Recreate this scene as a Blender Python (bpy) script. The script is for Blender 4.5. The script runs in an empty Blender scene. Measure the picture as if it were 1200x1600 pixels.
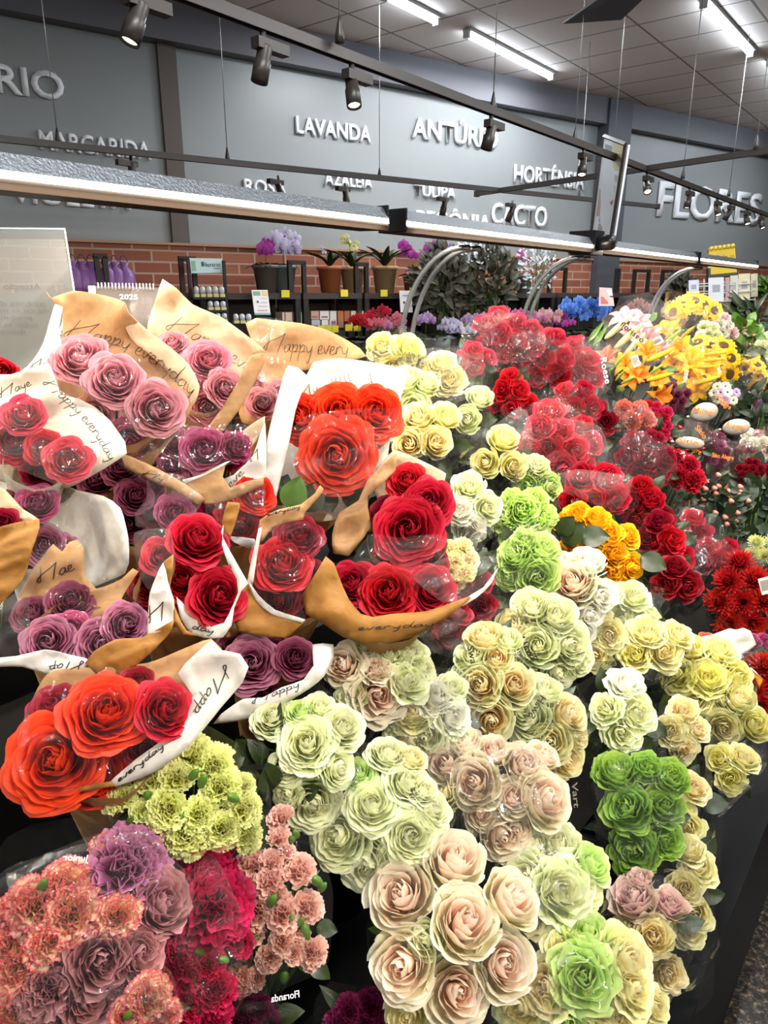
import bpy, bmesh, math, random
from math import sin, cos, pi, radians, atan2, sqrt
from mathutils import Vector, Matrix, noise
from mathutils.geometry import delaunay_2d_cdt
from mathutils.bvhtree import BVHTree

S = bpy.context.scene
COL = S.collection
# ------------------------------------------------------------------ camera
EYE = Vector((0, 0, 1.72)); PITCH = radians(17.0); FPX = 1120.0
cam = bpy.data.objects.new('camera', bpy.data.cameras.new('camera'))
COL.objects.link(cam); S.camera = cam
cam.location = EYE; cam.rotation_euler = (radians(90) - PITCH, 0, 0)
cam.data.sensor_fit = 'VERTICAL'; cam.data.sensor_height = 24; cam.data.lens = FPX / 1600 * 24
cam.data.clip_start = .02
# ------------------------------------------------------------------ world, exposure
W = bpy.data.worlds.new('world'); S.world = W; W.use_nodes = True
W.node_tree.nodes['Background'].inputs[0].default_value = (.95, .88, .80, 1)
W.node_tree.nodes['Background'].inputs[1].default_value = .36
S.view_settings.view_transform = 'Standard'; S.view_settings.look = 'None'
S.view_settings.exposure = 0.32; S.view_settings.gamma = 1; S.view_settings.use_curve_mapping = False
cy = S.cycles
cy.max_bounces = 6; cy.diffuse_bounces = 3; cy.glossy_bounces = 3; cy.transmission_bounces = 3
cy.transparent_max_bounces = 24; cy.use_denoising = True; cy.sample_clamp_indirect = 4; cy.caustics_reflective = False; cy.caustics_refractive = False
AZ = radians(38.2)                      # direction of the flower bank, lamps and ceiling grid
DU = Vector((sin(AZ), cos(AZ), 0)); DV = Vector((-cos(AZ), sin(AZ), 0))
WAZ = radians(56)                       # direction of the lettered wall
DW = Vector((sin(WAZ), cos(WAZ), 0)); NW = Vector((cos(WAZ), -sin(WAZ), 0)); W0 = Vector((1.87, 7.0, 1.72))
UP = Vector((0, 0, 1))
def arealamp(name, loc, aim, sx, sy, power, color):
    l = bpy.data.lights.new(name, 'AREA'); l.shape = 'RECTANGLE'; l.size = sx; l.size_y = sy; l.energy = power; l.color = color
    o = bpy.data.objects.new(name, l); COL.objects.link(o); o.location = loc
    return o
def bankpt(u, v, z): return EYE + DU * u + DV * v + UP * z
def ray(px, py):
    x = px - 600; y = 800 - py
    return Vector((x, y * sin(PITCH) + FPX * cos(PITCH), y * cos(PITCH) - FPX * sin(PITCH)))
def P(px, py, d): return EYE + ray(px, py) * (d / FPX)       # d = depth along the optical axis
CAMX = Vector((1, 0, 0)); CAMY = Vector((0, sin(PITCH), cos(PITCH))); CAMZ = Vector((0, -cos(PITCH), sin(PITCH)))
def bank(px, py):                        # depth at which a sight line meets the sloping flower bank
    r = ray(px, py); s = -.93 / (r.z - .83 * r.dot(DV)); return s * FPX
def onwall(px, py, off=0.0):             # sight line meets the plane 'off' in front of the lettered wall -> (s, z)
    r = ray(px, py); p0 = W0 + NW * off; s = (p0 - EYE).dot(NW) / r.dot(NW); p = EYE + r * s
    return (p - W0).dot(DW), p.z
def wp(s, off, z): p = W0 + DW * s + NW * off; return Vector((p.x, p.y, z))
def atz(px, py, z):
    r = ray(px, py); return EYE + r * ((z - EYE.z) / r.z)

# ------------------------------------------------------------------ object helpers
def lin(h):
    h = h.lstrip('#'); c = [int(h[i:i + 2], 16) / 255 for i in (0, 2, 4)]
    return tuple(x / 12.92 if x <= .04045 else ((x + .055) / 1.055) ** 2.4 for x in c) + (1,)
def tag(o, label=None, cat=None, group=None, kind=None):
    if label: o['label'] = label
    if cat: o['category'] = cat
    if group: o['group'] = group
    if kind: o['kind'] = kind
    return o
def thing(name, label, cat, loc, group=None):
    o = bpy.data.objects.new(name, None); o.empty_display_size = .05; COL.objects.link(o); o.location = loc
    return tag(o, label, cat, group)
class MB:
    def __init__(s): s.v = []; s.f = []; s.k = []; s.t = []
    def add(s, vs, fs, k=None, t=None):
        b = len(s.v); s.v += [Vector(x) for x in vs]; s.f += [tuple(b + i for i in f) for f in fs]
        s.k += k if k else [0] * len(vs); s.t += t if t else [0] * len(vs)
        return s
    def box(s, c, h, M=None):
        c = Vector(c); vs = []
        for x in (-1, 1):
            for y in (-1, 1):
                for z in (-1, 1):
                    q = Vector((x * h[0], y * h[1], z * h[2])); vs.append(c + (M @ q if M else q))
        return s.add(vs, [(0, 1, 3, 2), (4, 6, 7, 5), (0, 4, 5, 1), (2, 3, 7, 6), (0, 2, 6, 4), (1, 5, 7, 3)])
    def tube(s, pts, r, n=8, cap=True):
        pts = [Vector(p) for p in pts]; rr = r if isinstance(r, (list, tuple)) else [r] * len(pts)
        vs = []; prev = None
        for i, p in enumerate(pts):
            d = (pts[min(i + 1, len(pts) - 1)] - pts[max(i - 1, 0)]).normalized()
            a = prev if prev else (Vector((0, 0, 1)) if abs(d.z) < .9 else Vector((1, 0, 0)))
            a = (a - d * a.dot(d)).normalized(); prev = a; b = d.cross(a)
            for j in range(n):
                w = 2 * pi * j / n; vs.append(p + (a * cos(w) + b * sin(w)) * rr[i])
        fs = []
        for i in range(len(pts) - 1):
            for j in range(n):
                fs.append((i * n + j, i * n + (j + 1) % n, (i + 1) * n + (j + 1) % n, (i + 1) * n + j))
        if cap: fs.append(tuple(range(n))[::-1]); fs.append(tuple((len(pts) - 1) * n + j for j in range(n)))
        return s.add(vs, fs)
    def lathe(s, prof, c=(0, 0, 0), n=20, ax=None):
        c = Vector(c); q = ax.to_track_quat('Z', 'Y') if ax else None; vs = []
        for r, z in prof:
            for j in range(n):
                v = Vector((r * cos(2 * pi * j / n), r * sin(2 * pi * j / n), z)); vs.append(c + (q @ v if q else v))
        fs = [(i * n + j, i * n + (j + 1) % n, (i + 1) * n + (j + 1) % n, (i + 1) * n + j) for i in range(len(prof) - 1) for j in range(n)]
        return s.add(vs, fs)
    def mesh(s, name, smooth=True, attrs=False, org=None):
        me = bpy.data.meshes.new(name); o = org or Vector((0, 0, 0))
        me.from_pydata([tuple(v - o) for v in s.v], [], s.f); me.update()
        if smooth: me.polygons.foreach_set('use_smooth', [True] * len(me.polygons))
        if attrs:
            for n_, d in (('k', s.k), ('t', s.t)):
                a = me.attributes.new(n_, 'FLOAT', 'POINT'); a.data.foreach_set('value', d)
        return me
    def build(s, name, mat, parent=None, smooth=True, attrs=False):
        org = parent.location.copy() if parent else Vector((0, 0, 0))
        if parent and parent.parent: org = org + parent.parent.location
        me = s.mesh(name, smooth, attrs, org); me.materials.append(mat)
        o = bpy.data.objects.new(name, me); COL.objects.link(o)
        if parent: o.parent = parent
        return o
def inst(name, me, mat, M, parent):      # shared mesh, own transform and material; M is in world space
    o = bpy.data.objects.new(name, me); COL.objects.link(o)
    if parent: o.parent = parent; M = Matrix.Translation(-parent.location) @ M
    o.matrix_basis = M
    if len(me.materials) == 0: me.materials.append(mat)
    o.material_slots[0].link = 'OBJECT'; o.material_slots[0].material = mat
    return o
def frame(loc, z, scale=1.0, spin=0.0, xhint=None):
    z = Vector(z).normalized(); q = z.to_track_quat('Z', 'Y')
    return Matrix.Translation(loc) @ q.to_matrix().to_4x4() @ Matrix.Rotation(spin, 4, 'Z') @ Matrix.Diagonal((scale, scale, scale, 1))

# ------------------------------------------------------------------ materials
MATS = {}
def newmat(name):
    m = bpy.data.materials.new(name); m.use_nodes = True; nt = m.node_tree; nt.nodes.clear()
    return m, nt, nt.nodes, nt.links
def out(nt, sh):
    o = nt.nodes.new('ShaderNodeOutputMaterial'); nt.links.new(sh, o.inputs[0])
def bsdf(nt, **k):
    b = nt.nodes.new('ShaderNodeBsdfPrincipled')
    for a, v in k.items():
        b.inputs[a.replace('_', ' ')].default_value = v
    return b
def plain(name, color, rough=.5, metal=0, emis=0, bump=0, bscale=60, spec=.5, var=0):
    if name in MATS: return MATS[name]
    m, nt, N, L = newmat(name); c = lin(color)
    b = bsdf(nt, Base_Color=c, Roughness=rough, Metallic=metal)
    b.inputs['Specular IOR Level'].default_value = spec
    if emis: b.inputs['Emission Color'].default_value = c; b.inputs['Emission Strength'].default_value = emis
    if bump or var:
        tc = N.new('ShaderNodeTexCoord'); nz = N.new('ShaderNodeTexNoise'); nz.inputs['Scale'].default_value = bscale; nz.inputs['Detail'].default_value = 4
        L.new(tc.outputs['Object'], nz.inputs['Vector'])
        if bump:
            bp = N.new('ShaderNodeBump'); bp.inputs['Strength'].default_value = bump; bp.inputs['Distance'].default_value = .01
            L.new(nz.outputs[0], bp.inputs['Height']); L.new(bp.outputs[0], b.inputs['Normal'])
        if var:
            h = N.new('ShaderNodeHueSaturation'); h.inputs['Color'].default_value = c
            mr = N.new('ShaderNodeMapRange'); mr.inputs[3].default_value = 1 - var; mr.inputs[4].default_value = 1 + var
            mr.inputs[1].default_value = .3; mr.inputs[2].default_value = .7
            L.new(nz.outputs[0], mr.inputs[0]); L.new(mr.outputs[0], h.inputs['Value']); L.new(h.outputs[0], b.inputs['Base Color'])
    out(nt, b.outputs[0]); MATS[name] = m; return m
def petalmat(name, inner, mid, outer, edge=None, ew=.5, trans=.38, veins=.08):
    # colour runs over the bloom's own petals: 'k' inner to outer petal, 't' base to rim
    if name in MATS: return MATS[name]
    m, nt, N, L = newmat(name)
    ak = N.new('ShaderNodeAttribute'); ak.attribute_name = 'k'
    at = N.new('ShaderNodeAttribute'); at.attribute_name = 't'
    r = N.new('ShaderNodeValToRGB'); e = r.color_ramp.elements
    e[0].color = lin(inner); e[0].position = .05; e[1].color = lin(outer); e[1].position = .95
    x = e.new(.45); x.color = lin(mid)
    L.new(ak.outputs['Fac'], r.inputs[0]); c = r.outputs[0]
    if edge:
        mx = N.new('ShaderNodeMix'); mx.data_type = 'RGBA'
        mr = N.new('ShaderNodeMapRange'); mr.inputs[1].default_value = 1 - ew; mr.inputs[2].default_value = 1.0
        L.new(at.outputs['Fac'], mr.inputs[0]); L.new(mr.outputs[0], mx.inputs[0]); L.new(c, mx.inputs[6]); mx.inputs[7].default_value = lin(edge); c = mx.outputs[2]
    tc = N.new('ShaderNodeTexCoord'); nz = N.new('ShaderNodeTexNoise'); nz.inputs['Scale'].default_value = 3.5; nz.inputs['Detail'].default_value = 5
    L.new(tc.outputs['Object'], nz.inputs['Vector'])
    oi = N.new('ShaderNodeObjectInfo')
    h = N.new('ShaderNodeHueSaturation'); L.new(c, h.inputs['Color'])
    mr = N.new('ShaderNodeMapRange'); mr.inputs[1].default_value = .3; mr.inputs[2].default_value = .7; mr.inputs[3].default_value = 1 - veins; mr.inputs[4].default_value = 1 + veins
    L.new(nz.outputs[0], mr.inputs[0])
    mr2 = N.new('ShaderNodeMapRange'); mr2.inputs[3].default_value = .94; mr2.inputs[4].default_value = 1.08; L.new(oi.outputs['Random'], mr2.inputs[0])
    mm = N.new('ShaderNodeMath'); mm.operation = 'MULTIPLY'; L.new(mr.outputs[0], mm.inputs[0]); L.new(mr2.outputs[0], mm.inputs[1])
    L.new(mm.outputs[0], h.inputs['Value'])
    mr3 = N.new('ShaderNodeMapRange'); mr3.inputs[3].default_value = .496; mr3.inputs[4].default_value = .504; L.new(oi.outputs['Random'], mr3.inputs[0]); L.new(mr3.outputs[0], h.inputs['Hue'])
    b = bsdf(nt, Roughness=.5); L.new(h.outputs[0], b.inputs['Base Color']); b.inputs['Specular IOR Level'].default_value = .3
    tr = N.new('ShaderNodeBsdfTranslucent'); L.new(h.outputs[0], tr.inputs[0])
    ms = N.new('ShaderNodeMixShader'); ms.inputs[0].default_value = trans; L.new(b.outputs[0], ms.inputs[1]); L.new(tr.outputs[0], ms.inputs[2])
    out(nt, ms.outputs[0]); MATS[name] = m; return m
def filmmat(name, milk=.05, tint='ffffff', bscale=14, bump=.7, gloss=.10):
    if name in MATS: return MATS[name]
    m, nt, N, L = newmat(name)
    tc = N.new('ShaderNodeTexCoord'); nz = N.new('ShaderNodeTexNoise'); nz.inputs['Scale'].default_value = bscale; nz.inputs['Detail'].default_value = 2.5; nz.inputs['Distortion'].default_value = .8
    mp = N.new('ShaderNodeMapping'); mp.inputs['Scale'].default_value = (1, .5, .28); mp.inputs['Rotation'].default_value = (.5, .3, .9)
    L.new(tc.outputs['Object'], mp.inputs[0]); L.new(mp.outputs[0], nz.inputs['Vector'])
    bp = N.new('ShaderNodeBump'); bp.inputs['Strength'].default_value = bump; bp.inputs['Distance'].default_value = .05; L.new(nz.outputs[0], bp.inputs['Height'])
    t = N.new('ShaderNodeBsdfTransparent'); t.inputs[0].default_value = (.985, .985, .98, 1)
    d = N.new('ShaderNodeBsdfDiffuse'); d.inputs[0].default_value = lin(tint)
    g = N.new('ShaderNodeBsdfGlossy'); g.inputs[0].default_value = (1, 1, 1, 1); g.inputs['Roughness'].default_value = .06; L.new(bp.outputs[0], g.inputs['Normal'])
    m1 = N.new('ShaderNodeMixShader'); m1.inputs[0].default_value = milk; L.new(t.outputs[0], m1.inputs[1]); L.new(d.outputs[0], m1.inputs[2])
    fr = N.new('ShaderNodeFresnel'); fr.inputs[0].default_value = 1.28
    mu = N.new('ShaderNodeMath'); mu.operation = 'MULTIPLY_ADD'; mu.inputs[1].default_value = .6; mu.inputs[2].default_value = gloss * .10; mu.use_clamp = True; L.new(fr.outputs[0], mu.inputs[0])
    m2 = N.new('ShaderNodeMixShader'); L.new(mu.outputs[0], m2.inputs[0]); L.new(m1.outputs[0], m2.inputs[1]); L.new(g.outputs[0], m2.inputs[2])
    out(nt, m2.outputs[0]); MATS[name] = m; return m
def papermat(name, color, fibre=.12):
    if name in MATS: return MATS[name]
    m, nt, N, L = newmat(name)
    tc = N.new('ShaderNodeTexCoord'); mp = N.new('ShaderNodeMapping'); mp.inputs['Scale'].default_value = (1, 5, 1); mp.inputs['Rotation'].default_value = (0, .6, .7)
    nz = N.new('ShaderNodeTexNoise'); nz.inputs['Scale'].default_value = 70; nz.inputs['Detail'].default_value = 6
    L.new(tc.outputs['Object'], mp.inputs[0]); L.new(mp.outputs[0], nz.inputs['Vector'])
    h = N.new('ShaderNodeHueSaturation'); h.inputs['Color'].default_value = lin(color)
    mr = N.new('ShaderNodeMapRange'); mr.inputs[1].default_value = .3; mr.inputs[2].default_value = .7; mr.inputs[3].default_value = 1 - fibre; mr.inputs[4].default_value = 1 + fibre
    L.new(nz.outputs[0], mr.inputs[0]); L.new(mr.outputs[0], h.inputs['Value'])
    n2 = N.new('ShaderNodeTexNoise'); n2.inputs['Scale'].default_value = 22; n2.inputs['Detail'].default_value = 3; L.new(tc.outputs['Object'], n2.inputs['Vector'])
    bp = N.new('ShaderNodeBump'); bp.inputs['Strength'].default_value = .35; bp.inputs['Distance'].default_value = .012; L.new(n2.outputs[0], bp.inputs['Height'])
    b = bsdf(nt, Roughness=.65); L.new(h.outputs[0], b.inputs['Base Color']); L.new(bp.outputs[0], b.inputs['Normal'])
    tr = N.new('ShaderNodeBsdfTranslucent'); L.new(h.outputs[0], tr.inputs[0])
    ms = N.new('ShaderNodeMixShader'); ms.inputs[0].default_value = .22; L.new(b.outputs[0], ms.inputs[1]); L.new(tr.outputs[0], ms.inputs[2])
    out(nt, ms.outputs[0]); MATS[name] = m; return m
def emit(name, color, st):
    if name in MATS: return MATS[name]
    m, nt, N, L = newmat(name); e = N.new('ShaderNodeEmission'); e.inputs[0].default_value = lin(color); e.inputs[1].default_value = st
    out(nt, e.outputs[0]); MATS[name] = m; return m

# ------------------------------------------------------------------ sheets of paper and film
def sheet(name, outline, mat, parent, base, bulge=.0, wr=.0, g=None, thick=.0004, smooth=True, fs=9.0, label=None):
    """outline: (px, py, dd) points; depth = base + dd.  A curved, creased sheet with that rim."""
    o = [(a[0], a[1], (a[2] if len(a) > 2 else 0)) for a in outline]
    if smooth:                            # rounded corners by one Chaikin pass that keeps the points themselves
        q = []; n = len(o)
        for i in range(n):
            p0, p1, p2, p3 = o[i - 1], o[i], o[(i + 1) % n], o[(i + 2) % n]
            q.append(p1)
            ln = math.hypot(p2[0] - p1[0], p2[1] - p1[1]); st = max(1, int(ln / 14))
            for j in range(1, st):
                t = j / st; t2 = t * t; t3 = t2 * t
                q.append(tuple(.5 * (2 * p1[c] + (-p0[c] + p2[c]) * t * .55 + 0 * t2 + 0) if False else
                         ((2 * t3 - 3 * t2 + 1) * p1[c] + (t3 - 2 * t2 + t) * .32 * (p2[c] - p0[c]) + (-2 * t3 + 3 * t2) * p2[c] + (t3 - t2) * .32 * (p3[c] - p1[c])) for c in range(3)))
        o2 = q
    else: o2 = o
    xs = [p[0] for p in o2]; ys = [p[1] for p in o2]
    g = g or max(5, min(14, (max(xs) - min(xs) + max(ys) - min(ys)) / 36))
    pts = [Vector((p[0], p[1])) for p in o2]; n = len(pts)
    def inside(x, y):
        c = False; j = n - 1
        for i in range(n):
            if (pts[i].y > y) != (pts[j].y > y) and x < (pts[j].x - pts[i].x) * (y - pts[i].y) / (pts[j].y - pts[i].y) + pts[i].x: c = not c
            j = i
        return c
    def edist(x, y):
        best = 1e9; p = Vector((x, y))
        for i in range(n):
            a = pts[i]; b = pts[(i + 1) % n]; ab = b - a; l = ab.length_squared
            t = 0 if l == 0 else max(0, min(1, (p - a).dot(ab) / l)); dd = (p - a - ab * t).length
            if dd < best: best = dd
        return best
    allp = list(pts); ed = [0.0] * n
    y = min(ys) + g * .5; row = 0
    while y < max(ys):
        x = min(xs) + (g * .5 if row % 2 else g)
        while x < max(xs):
            if inside(x, y):
                e = edist(x, y)
                if e > g * .45: allp.append(Vector((x, y))); ed.append(e)
            x += g
        y += g * .87; row += 1
    vs, _, fcs, ov, _, _ = delaunay_2d_cdt(allp, [(i, (i + 1) % n) for i in range(n)], [], 1, 1e-4)
    m_ed = max(ed) or 1; seed = len(name) % 7 + outline[0][0] * .37
    V = []
    for i, v in enumerate(vs):
        src = ov[i][0] if ov[i] else None
        if src is not None and src < n: dd = o2[src][2]; e = 0
        else:
            e = ed[src] if src is not None else 0
            ws = 0; dd = 0
            for p in o2:
                w = 1 / ((p[0] - v.x) ** 2 + (p[1] - v.y) ** 2 + 4) ** 1.3; ws += w; dd += w * p[2]
            dd /= ws
        d = base + dd - bulge * sin(min(1, e / m_ed) * pi / 2)
        if wr:
            q = Vector((v.x * .022, v.y * .022, seed)); r_ = noise.turbulence(q, 3, True)
            q2 = Vector((v.x * .012 + v.y * .03, v.y * .01, seed + 5))
            d += wr * (noise.noise(q) * 1.0 + abs(noise.noise(q2)) * 1.4 - .4 + (r_ - .5) * .5) * (.35 + .65 * min(1, e / (m_ed * .4)))
        V.append(P(v.x, v.y, d))
    F = [tuple(reversed(f)) for f in fcs]
    mb = MB(); mb.add(V, F); ob = mb.build(name, mat, parent)
    if thick:
        mo = ob.modifiers.new('thickness', 'SOLIDIFY'); mo.thickness = thick; mo.offset = -1
    if label: ob['label'] = label
    ob_bvh = BVHTree.FromPolygons(V, F)
    return ob, ob_bvh
def ink(name, strokes, bvh, mat, parent, w=.0012, lift=.0016, label=None):
    """strokes: lists of (px,py); drawn as a raised line of ink on the sheet"""
    mb = MB()
    for st in strokes:
        seg = []
        P2 = []
        for i in range(len(st) - 1):
            a = st[i]; b = st[i + 1]; k = max(1, int(math.hypot(b[0] - a[0], b[1] - a[1]) / 3.5))
            P2 += [(a[0] + (b[0] - a[0]) * j / k, a[1] + (b[1] - a[1]) * j / k) for j in range(k)]
        P2.append(st[-1])
        def flush(seg):
            if len(seg) < 2: return
            vs = []; fs = []
            for i, p in enumerate(seg):
                t = (seg[min(i + 1, len(seg) - 1)] - seg[max(i - 1, 0)]); v = (EYE - p).normalized(); sd = t.cross(v).normalized()
                ww = w * (.55 + .45 * sin(pi * min(1, (i + .6) / len(seg))))
                vs += [p + sd * ww * .5, p - sd * ww * .5]
                if i: fs.append((2 * i - 2, 2 * i, 2 * i + 1, 2 * i - 1))
            mb.add(vs, fs)
        for (x, y) in P2:
            r = ray(x, y).normalized(); h = bvh.ray_cast(EYE, r)
            if h[0] is None: flush(seg); seg = []
            else: seg.append(h[0] - r * lift)
        flush(seg)
    if not mb.f: return None
    o = mb.build(name, mat, parent)
    if label: o['label'] = label
    return o
# handwriting, unit box: x right, y up, x-height .45
GL = {
 'H': (1.25, [[(.42, 1.05), (.30, .6), (.12, .05), (.0, .22), (.35, .52), (.95, .78), (1.3, 1.0)], [(1.3, 1.0), (1.1, .6), (.9, .1), (.82, -.1)]]),
 'a': (.48, [[(.38, .42), (.15, .40), (.02, .15), (.12, .02), (.32, .2), (.38, .42), (.36, .1), (.48, .08)]]),
 'p': (.45, [[(.0, .35), (.1, .45), (.02, 0), (-.06, -.45)], [(.05, .2), (.25, .46), (.36, .32), (.25, .1), (.08, .06), (.45, .1)]]),
 'y': (.45, [[(.02, .42), (.08, .12), (.25, .12), (.38, .44)], [(.38, .44), (.28, -.1), (.12, -.5), (.02, -.35)]]),
 'e': (.38, [[(.0, .18), (.2, .25), (.25, .42), (.1, .42), (.02, .15), (.15, .02), (.38, .12)]]),
 'v': (.36, [[(.0, .40), (.1, .03), (.3, .46), (.36, .42)]]),
 'r': (.36, [[(.0, .05), (.06, .42), (.04, .05)], [(.06, .3), (.2, .46), (.34, .38)]]),
 'd': (.50, [[(.36, .38), (.14, .40), (.02, .15), (.12, .02), (.3, .15), (.42, .6), (.55, 1.05)], [(.42, .6), (.36, .08), (.5, .06)]]),
 ' ': (.28, []),
}
def hand(text, x0, y0, x1, y1, h, sag=0.0, flip=False):
    tot = sum(GL[c][0] for c in text); L = math.hypot(x1 - x0, y1 - y0); sx = L / tot
    ux, uy = (x1 - x0) / L, (y1 - y0) / L; vx, vy = (uy, -ux)
    if flip: vx, vy = -vx, -vy
    out_ = []; cx = 0
    for c in text:
        wd, st = GL[c]
        for s_ in st:
            # smooth the stroke
            q = []
            for i in range(len(s_) - 1):
                p0 = s_[max(i - 1, 0)]; p1 = s_[i]; p2 = s_[i + 1]; p3 = s_[min(i + 2, len(s_) - 1)]
                for j in range(5):
                    t = j / 5; q.append(tuple(.5 * (2 * p1[c2] + (p2[c2] - p0[c2]) * t + (2 * p0[c2] - 5 * p1[c2] + 4 * p2[c2] - p3[c2]) * t * t + (-p0[c2] + 3 * p1[c2] - 3 * p2[c2] + p3[c2]) * t ** 3) for c2 in (0, 1)))
            q.append(s_[-1]); r = []
            for (a, b) in q:
                X = (cx + a) * sx; f = X / L; Y = b * h + 0; sg = sag * sin(pi * f)
                r.append((x0 + ux * X + vx * (Y - sg), y0 + uy * X + vy * (Y - sg)))
            out_.append(r)
        cx += wd
    return out_
def textmesh(txt, extrude=.0, bold=.0, align='LEFT'):
    c = bpy.data.curves.new('t', 'FONT'); c.body = txt; c.size = 1; c.extrude = extrude; c.offset = bold; c.align_x = align; c.resolution_u = 3
    o = bpy.data.objects.new('t', c); COL.objects.link(o); dg = bpy.context.evaluated_depsgraph_get(); dg.update()
    me = bpy.data.meshes.new_from_object(o.evaluated_get(dg)); bpy.data.objects.remove(o); bpy.data.curves.remove(c)
    return me
def textobj(name, txt, mat, org, xd, yd, parent=None, extrude=.0, bold=.0, width=None, height=None, base_h=.73):
    me = textmesh(txt, 0, bold); xs = [v.co.x for v in me.vertices]; x0, x1 = min(xs), max(xs)
    sx = (width / (x1 - x0)) if width else 1; sy = (height / base_h) if height else sx
    if not width: sx = sy
    xd = Vector(xd).normalized(); yd = Vector(yd); yd = (yd - xd * yd.dot(xd)).normalized(); zd = xd.cross(yd)
    for v in me.vertices:
        v.co = org + xd * (v.co.x - x0) * sx + yd * v.co.y * sy
    if parent:
        off = parent.location + (parent.parent.location if parent.parent else Vector())
        for v in me.vertices: v.co -= off
    me.materials.clear(); me.materials.append(mat)
    o = bpy.data.objects.new(name, me); COL.objects.link(o); o.parent = parent
    if extrude:
        mo = o.modifiers.new('depth', 'SOLIDIFY'); mo.thickness = extrude; mo.offset = 1 if extrude > 0 else -1
    return o
# ================================================================== THE ROOM
def brickmat(name, ca, cb, mortar, scale, bw, bh, ms, off=.5, rough=.8, axes='xz', bump=.4):
    m, nt, N, L = newmat(name)
    tc = N.new('ShaderNodeTexCoord'); sp = N.new('ShaderNodeSeparateXYZ'); cb_ = N.new('ShaderNodeCombineXYZ')
    L.new(tc.outputs['Object'], sp.inputs[0]); L.new(sp.outputs['X'], cb_.inputs[0]); L.new(sp.outputs['Z' if axes == 'xz' else 'Y'], cb_.inputs[1])
    b = N.new('ShaderNodeTexBrick'); b.offset = off; b.inputs['Scale'].default_value = scale; b.inputs['Brick Width'].default_value = bw; b.inputs['Row Height'].default_value = bh; b.inputs['Mortar Size'].default_value = ms
    b.inputs['Color1'].default_value = lin(ca); b.inputs['Color2'].default_value = lin(cb); b.inputs['Mortar'].default_value = lin(mortar)
    L.new(cb_.outputs[0], b.inputs['Vector'])
    p = bsdf(nt, Roughness=rough); L.new(b.outputs['Color'], p.inputs['Base Color'])
    bp = N.new('ShaderNodeBump'); bp.inputs['Strength'].default_value = bump; bp.inputs['Distance'].default_value = .01; bp.invert = True
    L.new(b.outputs['Fac'], bp.inputs['Height']); L.new(bp.outputs[0], p.inputs['Normal']); out(nt, p.outputs[0]); return m
def granitemat():
    m, nt, N, L = newmat('granite')
    tc = N.new('ShaderNodeTexCoord'); n1 = N.new('ShaderNodeTexNoise'); n1.inputs['Scale'].default_value = 55; n1.inputs['Detail'].default_value = 9; n1.inputs['Roughness'].default_value = .8
    L.new(tc.outputs['Object'], n1.inputs['Vector']); r = N.new('ShaderNodeValToRGB'); e = r.color_ramp.elements
    e[0].position = .44; e[0].color = lin('0c0a09'); e[1].position = .66; e[1].color = lin('9a8468'); x = e.new(.53); x.color = lin('3c3228')
    L.new(n1.outputs[0], r.inputs[0]); p = bsdf(nt, Roughness=.22); L.new(r.outputs[0], p.inputs['Base Color']); out(nt, p.outputs[0]); return m
def slab(name, verts, faces, mat, M=None, kind='structure'):
    me = bpy.data.meshes.new(name); me.from_pydata([tuple(v) for v in verts], [], faces); me.materials.append(mat)
    o = bpy.data.objects.new(name, me); COL.objects.link(o)
    if M: o.matrix_world = M
    o['kind'] = kind; return o
def boxfaces(x0, x1, y0, y1, z0, z1):
    return [(x, y, z) for x in (x0, x1) for y in (y0, y1) for z in (z0, z1)], [(0, 1, 3, 2), (4, 6, 7, 5), (0, 4, 5, 1), (2, 3, 7, 6), (0, 2, 6, 4), (1, 5, 7, 3)]
ZC = 1.72 + 1.60
MW = Matrix.Translation((W0.x, W0.y, 0)) @ Matrix.Rotation(pi / 2 - WAZ, 4, 'Z')       # x along wall, y into the wall, z up
M_wall = plain('wall_paint_grey', '909494', .38, var=.04, bscale=1.5)
M_wallb = plain('wall_paint_dark', '6d7270', .38, var=.04, bscale=1.5)
slab('wall_back', *boxfaces(-9, 7, 0, .2, 0, ZC), M_wall, MW)
M_band = plain('soffit_paint', '68666c', .5)
slab('trim_1', *boxfaces(-9, 7, -.10, 0, ZC - .20, ZC), M_band, MW)
slab('wall_brick_cladding', *boxfaces(-4.95, 7, -.05, 0, 0, 1.72 + .285), brickmat('brick', 'a5654a', '8f523c', 'b89a86', 1, .23, .068, .006), MW)['kind'] = 'structure'
bpy.data.objects['wall_brick_cladding'].name = 'trim_2'
slab('trim_3', *boxfaces(-9, 7, -.07, 0, 1.72 + .285, 1.72 + .30), plain('cap_board', 'b08868', .5), MW)
s_p, _ = onwall(272, 260); slab('trim_4', *boxfaces(s_p - .055, s_p + .055, -.03, 0, 0, ZC), plain('seam_panel', '5f5650', .6), MW)
c_s, _ = onwall(943, 300, .12); c_e, _ = onwall(978, 300, .12)
slab('wall_column', *boxfaces(c_s, c_e, -.12, 0, 0, ZC), plain('column_paint', '505258', .5), MW); bpy.data.objects['wall_column'].name = 'trim_5'
slab('floor', [(-9, -5, 0), (11, -5, 0), (11, 13, 0), (-9, 13, 0)], [(0, 1, 2, 3)], granitemat())
MC = Matrix.Translation((0, 0, ZC)) @ Matrix.Rotation(-AZ, 4, 'Z')                     # x across the rails, y along them
cv, cf = boxfaces(-9, 7, -5, 14, 0, .1)
ceil = slab('ceiling', cv, cf, brickmat('ceiling_tile', 'ece0d8', 'e6dad2', '8e8680', 1, .65, .42, .008, 0, .8, 'xy', .3), MC)
# other walls of the shop, out of the picture
M_plainwall = plain('wall_paint_rear', 'a8a49c', .6)
slab('wall_rear', *boxfaces(-9, 11, -5.2, -5, 0, ZC), M_plainwall)
slab('wall_right', *boxfaces(11, 11.2, -5, 13, 0, ZC), M_plainwall)

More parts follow.
